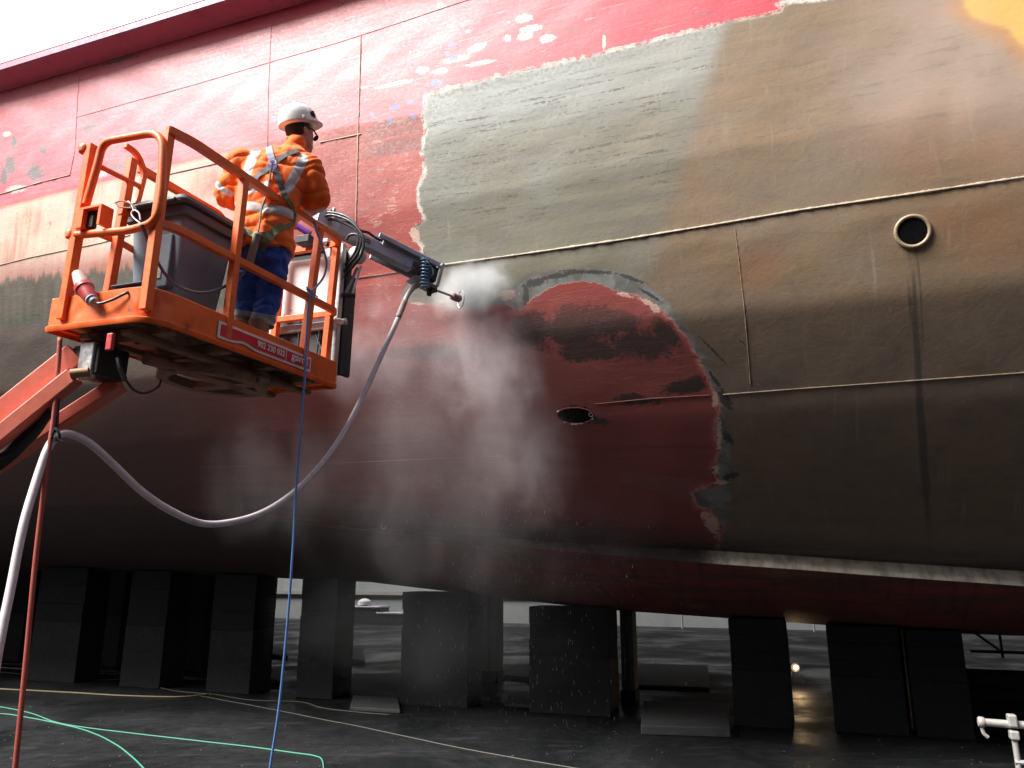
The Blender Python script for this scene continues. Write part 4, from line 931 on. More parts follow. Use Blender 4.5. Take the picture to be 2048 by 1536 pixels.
# jacket
m = MB()
R = [(526, 508, 64, .17, 0.), (526, 490, 66, .175, 0), (527, 455, 63, .17, 0.), (532, 425, 65, .165, 0.), (541, 385, 73, .17, .01), (551, 350, 78, .165, .02), (557, 328, 76, .145, .03), (567, 311, 57, .115, .04), (582, 298, 27, .075, .05), (588, 288, 22, .066, .055)]
m.loft([ering(J(x, y, d_), w_ * PXM, b, 28) for x, y, w_, b, d_ in R])
for a_, b_, c3, hh in ((shl, ell_, hl, 0), (shr, elr, hr, 1)):
    cuff = b_ * .25 + c3 * .75
    m.tube(smooth_path([a_ * .7 + neck * .3 - zv * .03, a_, a_ * .45 + b_ * .55, b_, b_ * .5 + cuff * .5, cuff], 5), list(np.interp(np.linspace(0, 5, 26), range(6), [.09, .106, .100, .096, .082, .064])), 18)
m.loft([ering(neck + zv * .0 - ff * .012, .082, .082, 20), ering(J(590, 291, .05) - ff * .012, .078, .08, 20), ering(J(593, 279, .055) - ff * .012, .074, .078, 20)])
def fold_j(co_, n_):
    v = Vector(co_); q = v - Vector(FEET); u = q.dot(Vector(rf)); z = q.z
    s1 = mnoise.noise(Vector((u * 7, z * 6, q.dot(Vector(ff)) * 7))); s2 = abs(mnoise.noise(Vector((u * 5 + z * 3, z * 10 - u * 4, 2.)))); s3 = abs(mnoise.noise(Vector((u * 10 - z * 6, z * 6 + u * 6, 7.))))
    return .016 * s1 - .013 * (1 - s2) ** 7 - .008 * (1 - s3) ** 9
jm = remesh(m, 'jacket', .009, 6, fold_j)
P = np.array([v.co[:] for v in jm.vertices]); JX, JY = project(P); nrm = np.array([v.normal[:] for v in jm.vertices])
back = (P - FEET) @ fv < .16
def seg(pts, w):                             # band of half-width w px along a polyline drawn on the cloth
    d = np.full(JX.shape, 1e9)
    for (ax_, ay_), (bx_, by_) in zip(pts[:-1], pts[1:]):
        ex_, ey_ = bx_ - ax_, by_ - ay_; t = np.clip(((JX - ax_) * ex_ + (JY - ay_) * ey_) / (ex_ ** 2 + ey_ ** 2), 0, 1)
        d = np.minimum(d, np.hypot(JX - ax_ - ex_ * t, JY - ay_ - ey_ * t))
    return w - d
bd = np.maximum.reduce([seg([(478, 408), (500, 412), (530, 417), (560, 420), (585, 430)], 8.5), seg([(606, 318), (590, 352), (575, 378)], 10), seg([(512, 300), (500, 328), (494, 345)], 9), seg([(486, 385), (515, 375), (535, 368)], 7), seg([(434, 368), (445, 380), (462, 388)], 6), seg([(612, 424), (628, 427), (648, 420)], 5.5)])
jm.attributes.new('band', 'FLOAT', 'POINT').data.foreach_set('value', np.where(back | True, bd, -5).astype(np.float32))
link('jacket', jm, cloth('orange_hi_vis_cloth', (.94, .13, .018), (.97, .22, .026), (.68, .68, .68)), PERSON, 'all')
JB = BVHTree.FromPolygons([v.co for v in jm.vertices], [tuple(p.vertices) for p in jm.polygons])
TBV = BVHTree.FromPolygons([v.co for v in tm.vertices], [tuple(p.vertices) for p in tm.polygons])
def on_body(px, py, off=.006):
    d = ray(px, py); best = None
    for bv in (JB, TBV):
        h = bv.ray_cast(Vector(EYE), Vector(d))
        if h[0] is not None and (best is None or h[3] < best[3]): best = h
    if best is None: return None, None
    return np.array(best[0]) + np.array(best[1]) * off, np.array(best[1])
def web(pts, w, mat, name='harness_strap', th=.003, parent=None, off=.006):
    P_ = smooth_path([np.array([*q, 0.]) for q in pts], 7); c = []; nn = []
    for q in P_:
        h, n_ = on_body(q[0], q[1], off)
        if h is not None: c.append(h); nn.append(n_)
    if len(c) < 3: return
    c = np.array(c); c[1:-1] = (c[:-2] + c[1:-1] * 2 + c[2:]) / 4; R = []
    for i in range(len(c)):
        t = c[min(i + 1, len(c) - 1)] - c[max(i - 1, 0)]; t /= np.linalg.norm(t) + 1e-9; n_ = nn[i]; n_ = n_ - t * (n_ @ t); n_ /= np.linalg.norm(n_) + 1e-9; s_ = np.cross(t, n_)
        R.append([c[i] + s_ * w - n_ * th, c[i] + s_ * w + n_ * th, c[i] - s_ * w + n_ * th, c[i] - s_ * w - n_ * th])
    MB().loft(R).obj(name, mat, parent if parent is not None else PERSON, True)
HARN = MB()
dp, dn_ = on_body(545, 332, .02)
HARN.loft([ering(dp - dn_ * .01 + dn_ * k, .03, .036, 10, rf, zv) for k in (-.012, .006)])
HARN = HARN.obj('harness', BLUEWEB, PERSON, True)
web([(546, 326), (541, 310), (538, 297), (537, 292)], .021, paint('pale_blue_webbing', (.36, .42, .55), .8, k=14), parent=HARN)
web([(550, 326), (565, 315), (582, 307), (596, 303)], .019, STRAP, parent=HARN)
web([(540, 336), (520, 350), (500, 368), (486, 386)], .021, STRAP, parent=HARN)
web([(549, 340), (556, 358), (562, 376), (569, 392)], .021, STRAP, parent=HARN)
web([(569, 392), (580, 408), (589, 428), (586, 444), (572, 454), (555, 460), (540, 466), (526, 470)], .015, OLIVE, parent=HARN)
web([(480, 446), (492, 462), (510, 470), (526, 470)], .018, OLIVE, parent=HARN)
web([(566, 452), (548, 464), (532, 482), (522, 500)], .026, OLIVE, parent=HARN)
m = MB(); dc = dp + dn_ * .022; m.tube([dc + (rf * math.cos(t) * .022 + zv * math.sin(t) * (.020 if math.sin(t) > 0 else .014)) for t in np.linspace(0, 2 * math.pi, 20, endpoint=False)], .0045, 6, closed=True); m.obj('d_ring', ALU, HARN, True)
# helmet with brim, lamp clip
hup_h, hd_h = hup, hd
hup = zv - hd * .36; hup /= np.linalg.norm(hup); hd = hd + zv * .36; hd /= np.linalg.norm(hd)
HEL = MB(); hc = headc + hup_h * .038 - hd_h * .004; R = []
for h, a, b in ((0, .122, .146), (.012, .122, .146), (.06, .118, .139), (.10, .104, .122), (.132, .077, .092), (.149, .045, .053), (.155, .012, .014)):
    R.append(ering(hc + hup * h - hd * .004, a, b, 28, hrgt, hd, 2.15))
HEL.loft(R)
HEL.loft([ering(hc + hup * -.002 + hd * .020, .1225, .156, 28, hrgt, hd), ering(hc + hup * .006 + hd * .020, .1235, .157, 28, hrgt, hd), ering(hc + hup * .018 + hd * .0, .121, .145, 28, hrgt, hd)])
HEL.loft([ering(hc + hup * (.154 - .066 * abs(k) ** 1.8) - hd * .004 + hd * k * .10, .014, .008 + .004, 8, hrgt, hup) for k in np.linspace(-1, 1, 13)])
HEL = HEL.obj('helmet', HELMET, PERSON, 'all')
m = MB(); lc = hc + hup * .045 + hrgt * .105 + hd * .035; m.obox(lc, hd, hrgt, hup, (.022, .014, .018)); m.obox(lc + hrgt * .012 + hup * .012, hd, hrgt, hup, (.012, .01, .014)); m.obj('lamp_clip', BLACK, HEL, bevel=.004)
m = MB(); m.obox(hc + hup * .02 + hrgt * .112 - hd * .045, hd, hrgt, hup, (.016, .012, .010)); m.obj('visor_clip', HELMET, HEL, bevel=.004)

# safety lanyard from the harness to the gate post
LAN = thing('safety_lanyard', 'grey safety lanyard with shock pack sagging from harness to gate', 'lanyard', L2W(.5, .05, .4))
pk0, pk1 = on_body(520, 468, .03)[0], on_body(506, 524, .04)[0]
lw = [dp + dn_ * .03, on_body(541, 352, .02)[0], on_body(534, 390, .022)[0], on_body(527, 422, .022)[0], on_body(523, 448, .026)[0], pk0]
m = MB(); m.tube(smooth_path(lw, 5), .009, 4, square=(.011, .003)); m.obj('webbing', TANWEB, LAN)
ax = pk1 - pk0; m = MB(); m.lathe([(.012, 0), (.024, .01), (.026, .03), (.026, np.linalg.norm(ax) - .03), (.022, np.linalg.norm(ax))], pk0, ax, 12); m.obj('shock_pack', paint('grey_shock_pack', (.33, .32, .27), .7, amt=.4, k=10), LAN, True)
rp = [pk1] + [wloc(x, y, y=yy) for x, y, yy in ((486, 548, .03), (462, 566, .05), (430, 581, .06), (395, 585, .07), (355, 572, .09), (328, 545, .1), (306, 505, .1), (292, 470, .1), (283, 448, .08))]
m = MB(); m.tube(smooth_path(rp, 7), .0085, 8); m.obj('rope', STRAP, LAN, True)
m = MB(); m.tube(smooth_path([wloc(x, y, x=.03) for x, y in ((283, 448), (270, 438), (263, 428), (268, 420), (278, 426), (281, 440))], 6), .0045, 6); m.tube(smooth_path([wloc(x, y, x=.03) for x, y in ((268, 422), (262, 408), (256, 402))], 6), .004, 6); m.obj('snap_hook', ALU, LAN, True)

# ================================================================= BLASTING MACHINE at the platform's end
ROB = thing('blasting_robot', 'water blasting manipulator with grey telescopic arm reaching to the hull', 'blasting machine', L2W(1.9, .3, .06))
XE = LN + .045
def rl(px, py, x=XE): return loc(px, py, x=x)
q = [rl(576, 524), rl(672, 528), rl(655, 642), rl(560, 636)]
ya, yb = (q[1][1] + q[2][1]) / 2 - .01, q[0][1] + .03; zc, zd = q[3][2] - .01, q[0][2]
def rb(name, lo, hi, mat, bev=.006, parent=ROB):
    m = MB(); m._bbox(lo, hi, bev, bl); return m.obj(name, mat, parent)
rb('front_panel', (XE, ya, zc), (XE + .012, yb, zd), WHITEP, .003)
for (y, z) in ((ya + .03, zc + .05), (yb - .04, zc + .03), (ya + .03, zd - .03), (yb - .1, zc + .06)):
    m = MB(); m.lathe([(.004, 0), (.006, .003), (.004, .006)], bl(XE - .004, y, z), EL, 8); m.obj('panel_screw', DARKSTEEL, ROB)
rb('cabinet', (XE + .013, ya - .02, .16), (XE + .20, yb + .02, zd + .05), BLACK, .01)
rb('cabinet_cap', (XE - .005, ya - .02, zd + .051), (XE + .2, yb + .03, zd + .085), DARKSTEEL, .006)
rb('lower_bar', (XE - .02, ya - .02, zc - .12), (XE + .012, yb + .1, zc - .06), GREYST, .006)
rb('side_profile', (XE - .002, ya - .062, .05), (XE + .045, ya - .024, zd + .09), ALU, .005)
rb('back_plate', (XE + .06, ya - .065, .14), (XE + .20, ya - .03, zd - .12), BLACK, .006)
for (y, z) in ((ya - .06, zc - .08), (ya - .1, zc - .085)):
    m = MB(); m.lathe([(.02, 0), (.026, .01), (.02, .03), (.026, .05), (.01, .06)], bl(XE - .03, y, z), EW * -1, 12); m.obj('hydraulic_fitting', ALU, ROB, True)
m = MB(); a = bl(*loc(685, 590, x=XE + .02)); b = bl(*loc(711, 590, x=XE + .06)); m.tube([a, b], .018, 12); m.obj('grip_handle', BLACK, ROB, True)
m = MB(); m.tube([bl(*loc(703, 594, x=XE + .06)), bl(*loc(722, 532, x=XE + .08))], .013, 4, square=(.012, .006)); m.tube([bl(*loc(690, 590, x=XE + .06)), bl(*loc(715, 535, x=XE + .1))], .012, 8); m.obj('stay_bar', ALU, ROB)
for a_, b_ in (((600, 642), (596, 700)), ((632, 670), (650, 716)), ((640, 660), (632, 716))):
    m = MB(); m.tube([wloc(*a_, x=XE + .0), wloc(*b_, x=XE - .01)], .008, 8); m.obj('lower_hose', RUBBER, ROB, True)
m = MB(); m.tube([wloc(584, 446, x=1.50), wloc(620, 468, x=1.56)], .024, 12); m.obj('purple_handle', PURPLE, ROB, True)
m = MB(); m.obox(wloc(612, 482, x=1.57), EL, EW, EU, (.05, .06, .03)); m.obj('valve_block', DARKSTEEL, ROB, bevel=.006)
m = MB(); m.obox(wloc(640, 484, x=1.63), EL, EW, EU, (.02, .08, .014)); m.obox(wloc(655, 500, x=1.64), EL, EW, EU, (.008, .03, .06)); m.obj('mount_plate', WHITEP, ROB, bevel=.004)
m = MB(); m.lathe([(.016, 0), (.018, .02), (.012, .03)], wloc(656, 490, x=1.60), EL * -1, 12); m.obj('adjuster_knob', BLACK, ROB, True)
# arm
SA = wloc(652, 448, x=XE + .08); EA = on_y(862, 552, 6.02)
at3 = (EA - SA) / np.linalg.norm(EA - SA); au = zv - at3 * at3[2]; au /= np.linalg.norm(au); aw = np.cross(at3, au)
LA = np.linalg.norm(EA - SA)
def ab(name, f0, f1, w, h, mat, du=0., dw=0., bev=.006, parent=ROB):
    m = MB(); c0 = SA + at3 * f0 * LA + au * du + aw * dw; L_ = (f1 - f0) * LA
    Mx = lambda x, y, z: c0 + at3 * x + aw * y + au * z
    m._bbox((0, -w / 2, -h / 2), (L_, w / 2, h / 2), bev, Mx); return m.obj(name, mat, parent)
ARM = ab('arm_beam', -.03, .80, .09, .095, GREYST)
ab('arm_head', -.10, .10, .13, .13, ALU, .02)
ab('arm_top_cover', .42, 1.02, .17, .012, GREYST, .105)
ab('arm_side_plate', .42, 1.02, .012, .045, GREYST, .08, .085)
ab('arm_side_plate', .45, 1.04, .012, .15, GREYST, .01, -.080)
ab('arm_slide', .48, 1.0, .10, .05, GREYST, .055)
ab('arm_end_box', .91, 1.03, .13, .13, BLACK, -.0)
m = MB(); c0 = SA + at3 * LA * 1.045; m.tube([c0 + aw * x + au * z for x, z in ((-.085, -.10), (.085, -.10), (.085, .10), (-.085, .10))], .012, 4, closed=True, up=at3, square=(.011, .011)); m.obj('end_frame', GREYST, ROB)
ab('end_base', .82, 1.04, .17, .012, GREYST, -.105)
for f0 in (.30, .80):
    for i in range(5):
        for j_ in range(2):
            m = MB(); m.obox(SA + at3 * LA * (f0 + .018 * i) + aw * .052 + au * (-.012 + .02 * j_ + .006 * (i % 2)), at3, aw, au, (.006, .0015, .006)); m.obj('scale_mark', BLACK, ARM)
m = MB(); m.tube(smooth_path([SA + at3 * LA * f_ + au * (.075 + .008 * math.sin(f_ * 40)) + aw * .03 for f_ in np.linspace(.05, .92, 16)], 3), .012, 6); m.obj('arm_cable', RUBBER, ROB, True)
for k, pts in enumerate((((642, 436), (662, 430), (695, 440), (716, 458), (727, 480), (722, 510), (700, 540), (688, 556)), ((640, 428), (660, 425), (690, 432), (712, 450), (722, 478), (716, 505), (698, 530), (686, 545)), ((646, 440), (670, 440), (705, 455), (717, 472), (712, 500), (700, 520), (690, 532)), ((692, 480), (700, 470), (714, 470), (720, 486), (712, 520), (694, 548)))):
    m = MB(); m.tube(smooth_path([wloc(x, y, x=XE + .02 + .012 * k) for x, y in pts], 7), .0105, 8); m.obj('arm_hose', RUBBER, ROB, True)
m = MB(); m.lathe([(.0, 0), (.06, .02), (.07, .06), (.06, .10), (.02, .12)], wloc(706, 505, x=XE + .10), EL, 14); m.obj('motor_cover', WHITEP, ROB, True)
for i, (x, y) in enumerate(((648, 432), (662, 428), (672, 436), (655, 440), (668, 424))):
    m = MB(); m.lathe([(.011, 0), (.014, .01), (.014, .025), (.008, .035)], wloc(x, y, x=XE + .06), zv, 8); m.obj('valve_fitting', (ALU, DARKSTEEL)[i % 2], ROB, True)
# nozzle lance, muff and guard ring
N0 = SA + at3 * LA * 1.03 - au * .105; N1 = on_y(926, 600, 6.33); nt = (N1 - N0) / np.linalg.norm(N1 - N0); LN_ = np.linalg.norm(N1 - N0)
m = MB(); m.obox(N0 + nt * .01, nt, np.cross(nt, zv), zv, (.035, .03, .03)); m.obox(N0 - nt * .02 - zv * .04, nt, np.cross(nt, zv), zv, (.02, .012, .03)); m.obj('lance_bracket', DARKSTEEL, ROB, bevel=.004)
m = MB(); m.tube([N0, N0 + nt * LN_ * .7], .010, 10); m.obj('lance', ALU, ROB, True)
m = MB(); m.lathe([(.018, 0), (.032, .01), (.034, .04), (.028, .045), (.034, .055), (.034, .10), (.022, .115)], N0 + nt * LN_ * .62, nt, 16); m.obj('nozzle_muff', paint('brown_pink_muff', (.36, .22, .21), .6, amt=.4, k=14), ROB, True)
m = MB(); m.torus(N0 + nt * LN_ * .93, nt * .8 + aw * .35, .075, .0045, 32, 6); m.obj('guard_ring', ALU, ROB, True)
# blue coiled air line
m = MB(); c0 = on_y(851, 516, 5.86); c1 = on_y(849, 576, 5.86); n = 9
m.tube([c0 + (c1 - c0) * i / (n * 12) + np.array([math.cos(i * math.pi / 6) * (.034 + .006 * math.sin(i * .3)), math.sin(i * math.pi / 6) * .034, 0]) for i in range(n * 12 + 1)], .0058, 6)
m.tube(smooth_path([on_y(x, y, 5.86) for x, y in ((842, 514), (852, 520), (864, 536), (866, 548), (856, 556))], 6), .0058, 6)
m.obj('coiled_air_hose', paint('blue_air_hose', (.08, .16, .26), .35, amt=.3), ROB, True)

# ================================================================= hoses and cables that hang
def px_path(lst, n=8): return smooth_path([on_y(x, y, Y) for x, y, Y in lst], n)
HOSE = thing('blast_hose', 'thick pale pinkish hose looping from the arm down to the strap', 'hose', (*on_y(-60, 1640, 3.6)[:2], 0))
hp = px_path([(838, 566, 5.95), (822, 580, 5.95), (806, 612, 5.9), (788, 655, 5.8), (762, 712, 5.7), (728, 786, 5.55), (686, 868, 5.4), (640, 932, 5.25), (588, 985, 5.1), (532, 1022, 4.95), (470, 1043, 4.8), (404, 1046, 4.65), (342, 1023, 4.5), (284, 982, 4.36), (230, 932, 4.24), (184, 890, 4.12), (148, 871, 4.04), (118, 870, 3.98), (98, 893, 3.95), (76, 950, 3.9), (48, 1050, 3.82), (22, 1165, 3.76), (0, 1288, 3.70), (-25, 1430, 3.66), (-60, 1640, 3.6)])
hp = [p + np.array([mnoise.noise(Vector((i * .11, 1, 0))), mnoise.noise(Vector((i * .11, 5, 0))), mnoise.noise(Vector((i * .11, 9, 0)))]) * .004 for i, p in enumerate(hp)]
m = MB(); m.tube(hp, .0205, 12); m.obj('hose_body', PALEHOSE, HOSE, 'all')
m = MB(); m.tube(hp[14:22], [.0235, .0245, .0235, .025, .0235, .0245, .024, .0225], 12); m.obj('hose_tape', paint('dirty_tape', (.36, .30, .26), .6, amt=.5, k=20), HOSE, 'all')
m = MB(); m.tube(hp[0:6], [.026, .027, .025, .027, .027, .024], 12); m.obj('hose_coupling', GREYST, HOSE, True)
m = MB(); m.tube(px_path([(120, 676, 3.98), (116, 740, 3.97), (108, 830, 3.96), (98, 900, 3.94), (84, 1010, 3.92), (70, 1130, 3.9), (52, 1320, 3.88), (36, 1480, 3.86), (20, 1640, 3.85), (4, 1820, 3.84)]), .0125, 8)
tag(m.obj('red_hose', REDHOSE, None, 'all'), 'thin red hose hanging from the platform corner to the floor', 'hose')
m = MB(); w0 = [wloc(630, 442, y=-.02), wloc(633, 462, y=-.03), wloc(644, 490, y=-.04), wloc(653, 525, y=-.04), wloc(648, 552, y=-.04), wloc(634, 572, y=-.04), wloc(622, 584, y=-.045)]
w1 = [(617, 615), (613, 680), (609, 760), (601, 860), (592, 980), (588, 1060), (585, 1110), (577, 1220), (567, 1330), (556, 1430), (540, 1536), (530, 1620)]
yb_ = wloc(622, 584, y=-.045)[1]
m.tube(smooth_path(w0 + [on_y(x, y, yb_) for x, y in w1], 6), .0078, 8)
for dy in (0, .02): m.tube(smooth_path([wloc(x, y, y=-.035) for x, y in ((613, 574 + dy * 200), (620, 581 + dy * 200), (630, 590 + dy * 200), (636, 594 + dy * 200))], 4), .005, 6)
tag(m.obj('blue_cable', BLUECAB, None, 'all'), 'blue cable tied to the rail and hanging down past the hull', 'cable')
ST = thing('tie_strap', 'black strap hanging under the platform and holding the pale hose', 'strap', on_y(112, 860, 3.98))
m = MB(); m.tube(px_path([(118, 772, 4.0), (115, 800, 3.99), (114, 830, 3.98), (112, 866, 3.975)], 5), .012, 6); m.obj('strap_sleeve', BLACK, ST, True)
m = MB(); m.tube(px_path([(140, 737, 4.02), (126, 742, 4.02), (121, 752, 4.), (119, 765, 4.)], 5), .0045, 6); m.tube(px_path([(120, 676, 4.02), (119, 720, 4.), (118, 775, 4.)], 5), .004, 6); m.obj('strap_cord', REDP, ST, True)
m = MB(); m.tube(px_path([(103, 872, 3.93), (110, 858, 3.93), (118, 866, 3.93), (118, 878, 3.95), (108, 880, 3.96), (103, 872, 3.93)], 5), .007, 6); m.tube(px_path([(112, 876, 3.94), (120, 880, 3.94), (127, 884, 3.94)], 4), .005, 6); m.obj('strap_loop', RUBBER, ST, True)

# hoses lying on the dock floor
def floor_line(pts, r, mat, name, label, z=None):
    P_ = smooth_path([on_z(x, y, r) for x, y in pts], 9)
    P_ = [p + np.array([0, 0, .004 * abs(mnoise.noise(Vector(p * 1.3)))]) for p in P_]
    tag(MB().tube(P_, r, 7).obj(name, mat, None, 'all'), label, 'hose', 'hoses lying on the dock floor')
floor_line([(-60, 1330), (0, 1335), (140, 1344), (300, 1352), (430, 1362), (560, 1376)], .012, CREAMROPE, 'floor_hose', 'cream hose lying farthest back at the left of the dock floor')
floor_line([(-40, 1328), (60, 1329), (150, 1338), (280, 1347), (400, 1357), (470, 1366), (480, 1376)], .012, ROPE, 'floor_hose', 'thin beige hose hooked at its end beside the far cream hose')
floor_line([(-40, 1340), (40, 1348), (76, 1352), (120, 1358), (200, 1360), (290, 1358), (300, 1366), (262, 1370), (242, 1364), (270, 1358), (296, 1362), (310, 1372), (350, 1382), (425, 1389)], .010, ROPE, 'floor_hose', 'beige hose with a small loop on the dock floor')
floor_line([(-40, 1374), (0, 1378), (120, 1384), (240, 1391), (340, 1394), (390, 1392), (425, 1387)], .011, CREAMROPE, 'floor_hose', 'cream hose running along the floor below the loop')
floor_line([(425, 1388), (500, 1400), (600, 1404), (640, 1415), (700, 1423), (780, 1430)], .007, ROPE, 'floor_hose', 'thin dull hose trailing right across the dark floor')
floor_line([(400, 1392), (520, 1414), (640, 1438), (760, 1462), (900, 1492), (1040, 1518), (1200, 1545)], .006, ROPE, 'floor_hose', 'thin dull line crossing the dark middle of the floor')
floor_line([(-60, 1438), (0, 1428), (60, 1436), (120, 1448), (180, 1464), (230, 1488), (262, 1512), (290, 1540), (310, 1570)], .0075, GREENROPE, 'floor_hose', 'green hose curving down to the bottom of the picture')
pg = [(-60, 1408), (0, 1414), (60, 1426), (125, 1448), (240, 1464), (380, 1480), (500, 1494), (590, 1506), (630, 1512), (645, 1522), (648, 1560)]
floor_line(pg, .007, GREENROPE, 'floor_hose', 'pale green hose running right and bending at its end')
m = MB()
for i in range(380):
    p = on_z(random.uniform(-100, 2150), 1345 + 230 * random.random() ** .8, .003); a_ = random.uniform(0, 6.28); r = random.uniform(.006, .022) * random.random() + .004
    u_ = np.array([math.cos(a_), math.sin(a_), 0]); w_ = np.array([-u_[1], u_[0], 0]) * random.uniform(.3, .9); h_ = np.array([0, 0, random.uniform(.002, .007)])
    m.add([p - u_ * r, p - w_ * r, p + u_ * r * .8, p + w_ * r * 1.1, p + h_], [(0, 1, 4), (1, 2, 4), (2, 3, 4), (3, 0, 4)])
o = m.obj('paint_flakes', paint('paint_flake', (.10, .07, .066), .8, amt=.6, k=2, dirt=(.05, .05, .05), wear=(.24, .23, .22), wamt=.6, bump=0), kind='stuff'); o['label'] = 'paint flakes and grit scattered over the wet dock floor'; o['category'] = 'debris'
# small dark bracket standing on the floor at the left
p = on_z(147, 1352, 0); t = thing('floor_stand', 'small dark upright fitting with bent wires among the floor hoses', 'fitting', p)
m = MB(); m.box((p[0] - .06, p[1] - .05, 0), (p[0] + .06, p[1] + .05, .36), bev=.01); m.obj('upright', DARKSTEEL, t)
m = MB(); m.tube(smooth_path([on_z(80, 1353, .02), on_z(95, 1345, .1), p + [-.18, 0, .26], p + [-.02, 0, .40], p + [.05, 0, .38]], 6), .007, 6); m.tube(smooth_path([p + [-.3, -.3, .02], p + [-.15, -.1, .2], p + [0, 0, .3]], 6), .007, 6); m.obj('wire', DARKSTEEL, t, True)

# scaffold handrail in the near right corner
SC = thing('scaffold_rail', 'pale scaffold tube with coupler and upright at the lower right', 'scaffold', (*on_y(2028, 1446, 3.6)[:2], 0))
a, b = on_y(1962, 1444, 3.62), on_y(2150, 1458, 3.5)
m = MB(); m.tube([a, b], .016, 14); m.obj('horizontal_tube', WHITETUBE, SC, True)
ax = (b - a) / np.linalg.norm(b - a)
m = MB(); m.lathe([(.018, 0), (.022, .005), (.022, .02), (.019, .026)], a - ax * .012, ax, 12); m.tube(smooth_path([a - zv * .02, a - zv * .045 + ax * .005, a - zv * .06 + ax * .02], 4), .008, 6); m.obj('end_clip', WHITETUBE, SC, True)
c_ = on_y(2024, 1442, 3.57)
m = MB(); m.obox(c_ + zv * .002, ax, np.cross(ax, zv), zv, (.017, .022, .025)); m.obox(c_ - zv * .055, ax, np.cross(ax, zv), zv, (.018, .022, .018)); m.obj('coupler', WHITETUBE, SC, bevel=.006)
m = MB(); m.tube([c_ - zv * .06, np.array([c_[0], c_[1], 0])], .012, 10); m.obj('upright', WHITETUBE, SC, True)
lb_ = on_y(2030, 1524, 3.57); m = MB(); m.tube([lb_, lb_ + ax * .3], .010, 8); m.obj('lower_tube', WHITETUBE, SC, True)
m = MB(); m.lathe([(.07, 0), (.07, .008), (.02, .012)], (c_[0], c_[1], 0), (0, 0, 1), 12); m.obj('base_plate', WHITETUBE, SC, True)
c2_ = b - ax * .02; m = MB(); m.tube([c2_ - zv * .02, np.array([c2_[0], c2_[1], 0])], .012, 10); m.obj('upright', WHITETUBE, SC, True)
# far scaffold frame seen in the rightmost gap
SF = thing('scaffold', 'dark scaffold bars crossing the bright gap at the far right', 'scaffold', ship(qpoint(1985, 20), 20, 0))
sa_, sb_ = qpoint(1940, 20), qpoint(2300, 20)
zz = on_y(1985, 1302, (ship(sa_, 20, 0))[1])[2]
m = MB(); m.tube([ship(sa_, 20, zz), ship(sb_, 20, zz)], .035, 8); m.tube([ship(sa_ + .6, 20, 0), ship(sa_ + .6, 20, 1.4)], .03, 8); m.tube([ship(sa_ + .6, 20.05, zz), ship(sa_, 20.05, zz + .5)], .03, 8); m.tube([ship(sb_, 20, 0), ship(sb_, 20, 1.4)], .03, 8); m.obj('frame_bar', DARKSTEEL, SF)

# ================================================================= water mist and falling drops
tipP, tipN = hull_at(938, 604)
def mist(name, label, centre_px, radii, dens, seedk, tilt=0., noise_k=3.2, lo=.42, hi=.75, col=(.93, .93, .95), lift=.25, stretch=(1, 1, .55)):
    h, n_ = hull_at(*centre_px); c = h + n_ * lift
    M_ = Matrix.Translation(Vector(c)) @ Matrix(((DD[0], NI[0], 0, 0), (DD[1], NI[1], 0, 0), (0, 0, 1, 0), (0, 0, 0, 1))) @ Matrix.Rotation(tilt, 4, 'Y')
    m = MB(); rings = [[(math.cos(t) * math.cos(p_) * radii[0], math.sin(t) * math.cos(p_) * radii[1], math.sin(p_) * radii[2]) for t in np.linspace(0, 2 * math.pi, 24, endpoint=False)] for p_ in np.linspace(-1.5, 1.5, 13)]
    m.loft(rings); me_ = bpy.data.meshes.new(name); me_.from_pydata(m.v, [], m.f); me_.update()
    g = G(name + '_vapour'); g.t.nodes.remove(g.b)
    pv = g.t.nodes.new('ShaderNodeVolumePrincipled'); c_ = g.coord('Object')
    nr = g.scale(c_, tuple(1 / r for r in radii))
    vl = g.t.nodes.new('ShaderNodeVectorMath'); vl.operation = 'LENGTH'; g.put(vl.inputs[0], nr)
    fall = g.ss(g.math('ADD', vl.outputs['Value'], g.math('MULTIPLY', g.math('SUBTRACT', g.noise(c_, noise_k * .8, 4, .6), .5), .9)), .95, .25, 0., 1.)
    nz = g.noise(g.scale(c_, stretch, (seedk * 3.1, seedk * 1.7, seedk)), noise_k, 6, .62, .5)
    d = g.math('MULTIPLY', g.math('MULTIPLY', fall, g.ss(nz, lo, hi)), dens)
    g.put(pv.inputs['Density'], d); g.put(pv.inputs['Color'], col); pv.inputs['Anisotropy'].default_value = .25
    g.t.links.new(pv.outputs[0], g.out.inputs['Volume'])
    o = link(name, me_, g.m, kind='stuff'); o.matrix_basis = M_
    o['label'] = label; o['category'] = 'mist'
    return o
mist('spray_mist', 'bright white spray cloud bursting from the nozzle on the steel', (955, 582), (.50, .36, .30), 11., 1, RAD(-12), 5., .24, .68, (.95, .97, .98), .08)
mist('spray_mist', 'tight white fan of water where the nozzle meets the steel', (944, 600), (.15, .16, .12), 60., 11, 0., 9., .30, .62, (.97, .98, .99), .05)
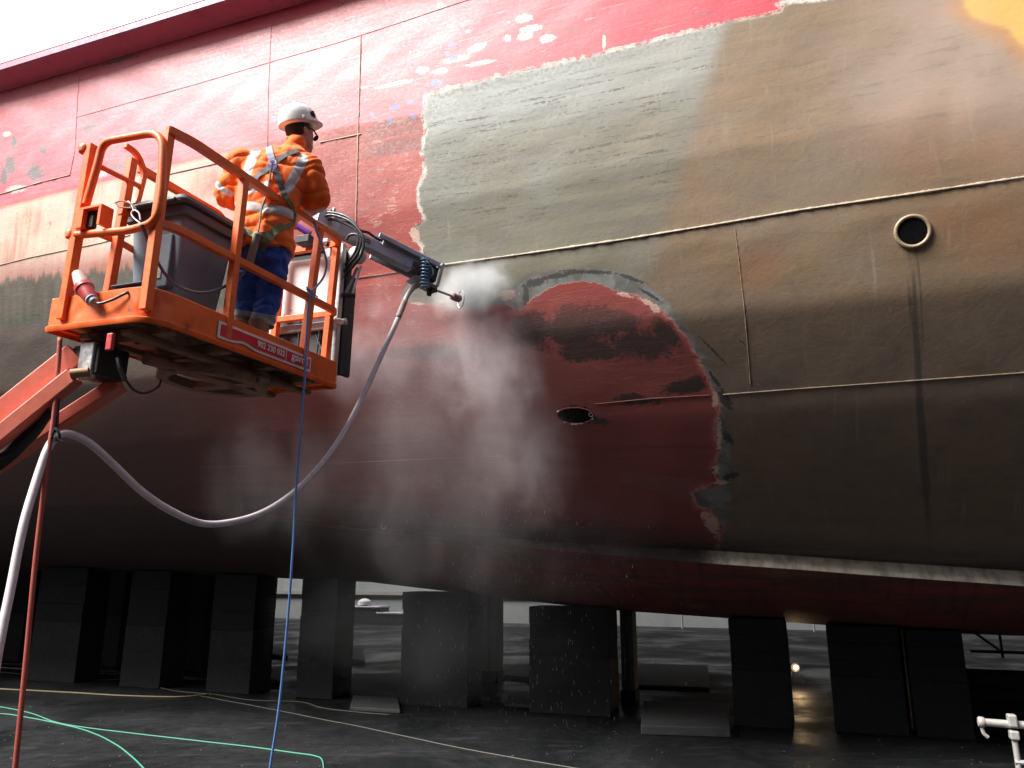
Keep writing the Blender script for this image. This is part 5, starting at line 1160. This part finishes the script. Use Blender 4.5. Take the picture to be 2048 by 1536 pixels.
mist('spray_mist', 'dense upper plume of pinkish mist right under the nozzle', (985, 710), (.66, .42, .88), 2.8, 2, RAD(-10), 3.8, .16, .80, (.96, .89, .91), .14)
mist('spray_mist', 'lower plume of pinkish mist falling past the oval inlet', (1050, 860), (.62, .42, .95), 1.9, 7, RAD(-14), 3.6, .2, .80, (.96, .89, .91), .14)
mist('spray_mist', 'pale drifting mist between the hanging hose and the nozzle', (800, 680), (1.25, .45, .8), 1.1, 3, 0., 3.0, .2, .74, (.96, .87, .89), .16)
mist('spray_mist', 'faint lower mist drifting over the dark bilge', (960, 980), (2.3, .6, 1.2), .32, 4, RAD(4), 2.2, .28, .76, (.94, .90, .92), .25)
mist('spray_mist', 'broad soft veil of spray spreading over the maroon hull', (930, 830), (1.5, .5, 1.3), .7, 9, RAD(-6), 1.6, .05, .9, (.95, .90, .91), .22)
mist('spray_mist', 'dim veil of spray hanging in front of the keel blocks', (880, 1115), (2.6, 1.0, 1.3), .13, 8, 0., 2., .2, .8, (.9, .92, .94), .6)
mist('spray_mist', 'thin haze drifting behind the pale hose below the platform', (600, 910), (1.4, .5, 1.2), .25, 5, 0., 2.2, .28, .76, (.94, .92, .94), .2)
mist('spray_mist', 'thin pink haze drifting over the rusty steel at the upper right', (1960, 190), (1.7, .4, 1.1), .9, 6, 0., 1.5, .26, .76, (.96, .86, .82), .25)
m = MB()
for i in range(520):
    x = random.gauss(1010, 110); y = 1540 - 520 * random.random() ** 1.3; h, n_ = None, None
    Y = random.uniform(5.7, 7.6); p = on_y(x, y, Y)
    if p[2] < .02: continue
    L_ = random.uniform(.010, .032); r = random.uniform(.0008, .0017)
    m.add([p + [0, 0, L_], p + [r, 0, 0], p + [-r * .5, r, 0], p + [-r * .5, -r, 0], p - [0, 0, L_ * .4]], [(0, 1, 2), (0, 2, 3), (0, 3, 1), (4, 2, 1), (4, 3, 2), (4, 1, 3)])
g = G('water_drops'); g.set(Base_Color=(.5, .52, .54), Roughness=.3, Specular_IOR_Level=.6)
o = m.obj('water_drops', g.m, kind='stuff'); o['label'] = 'water drops falling from the blasted hull'; o['category'] = 'water'
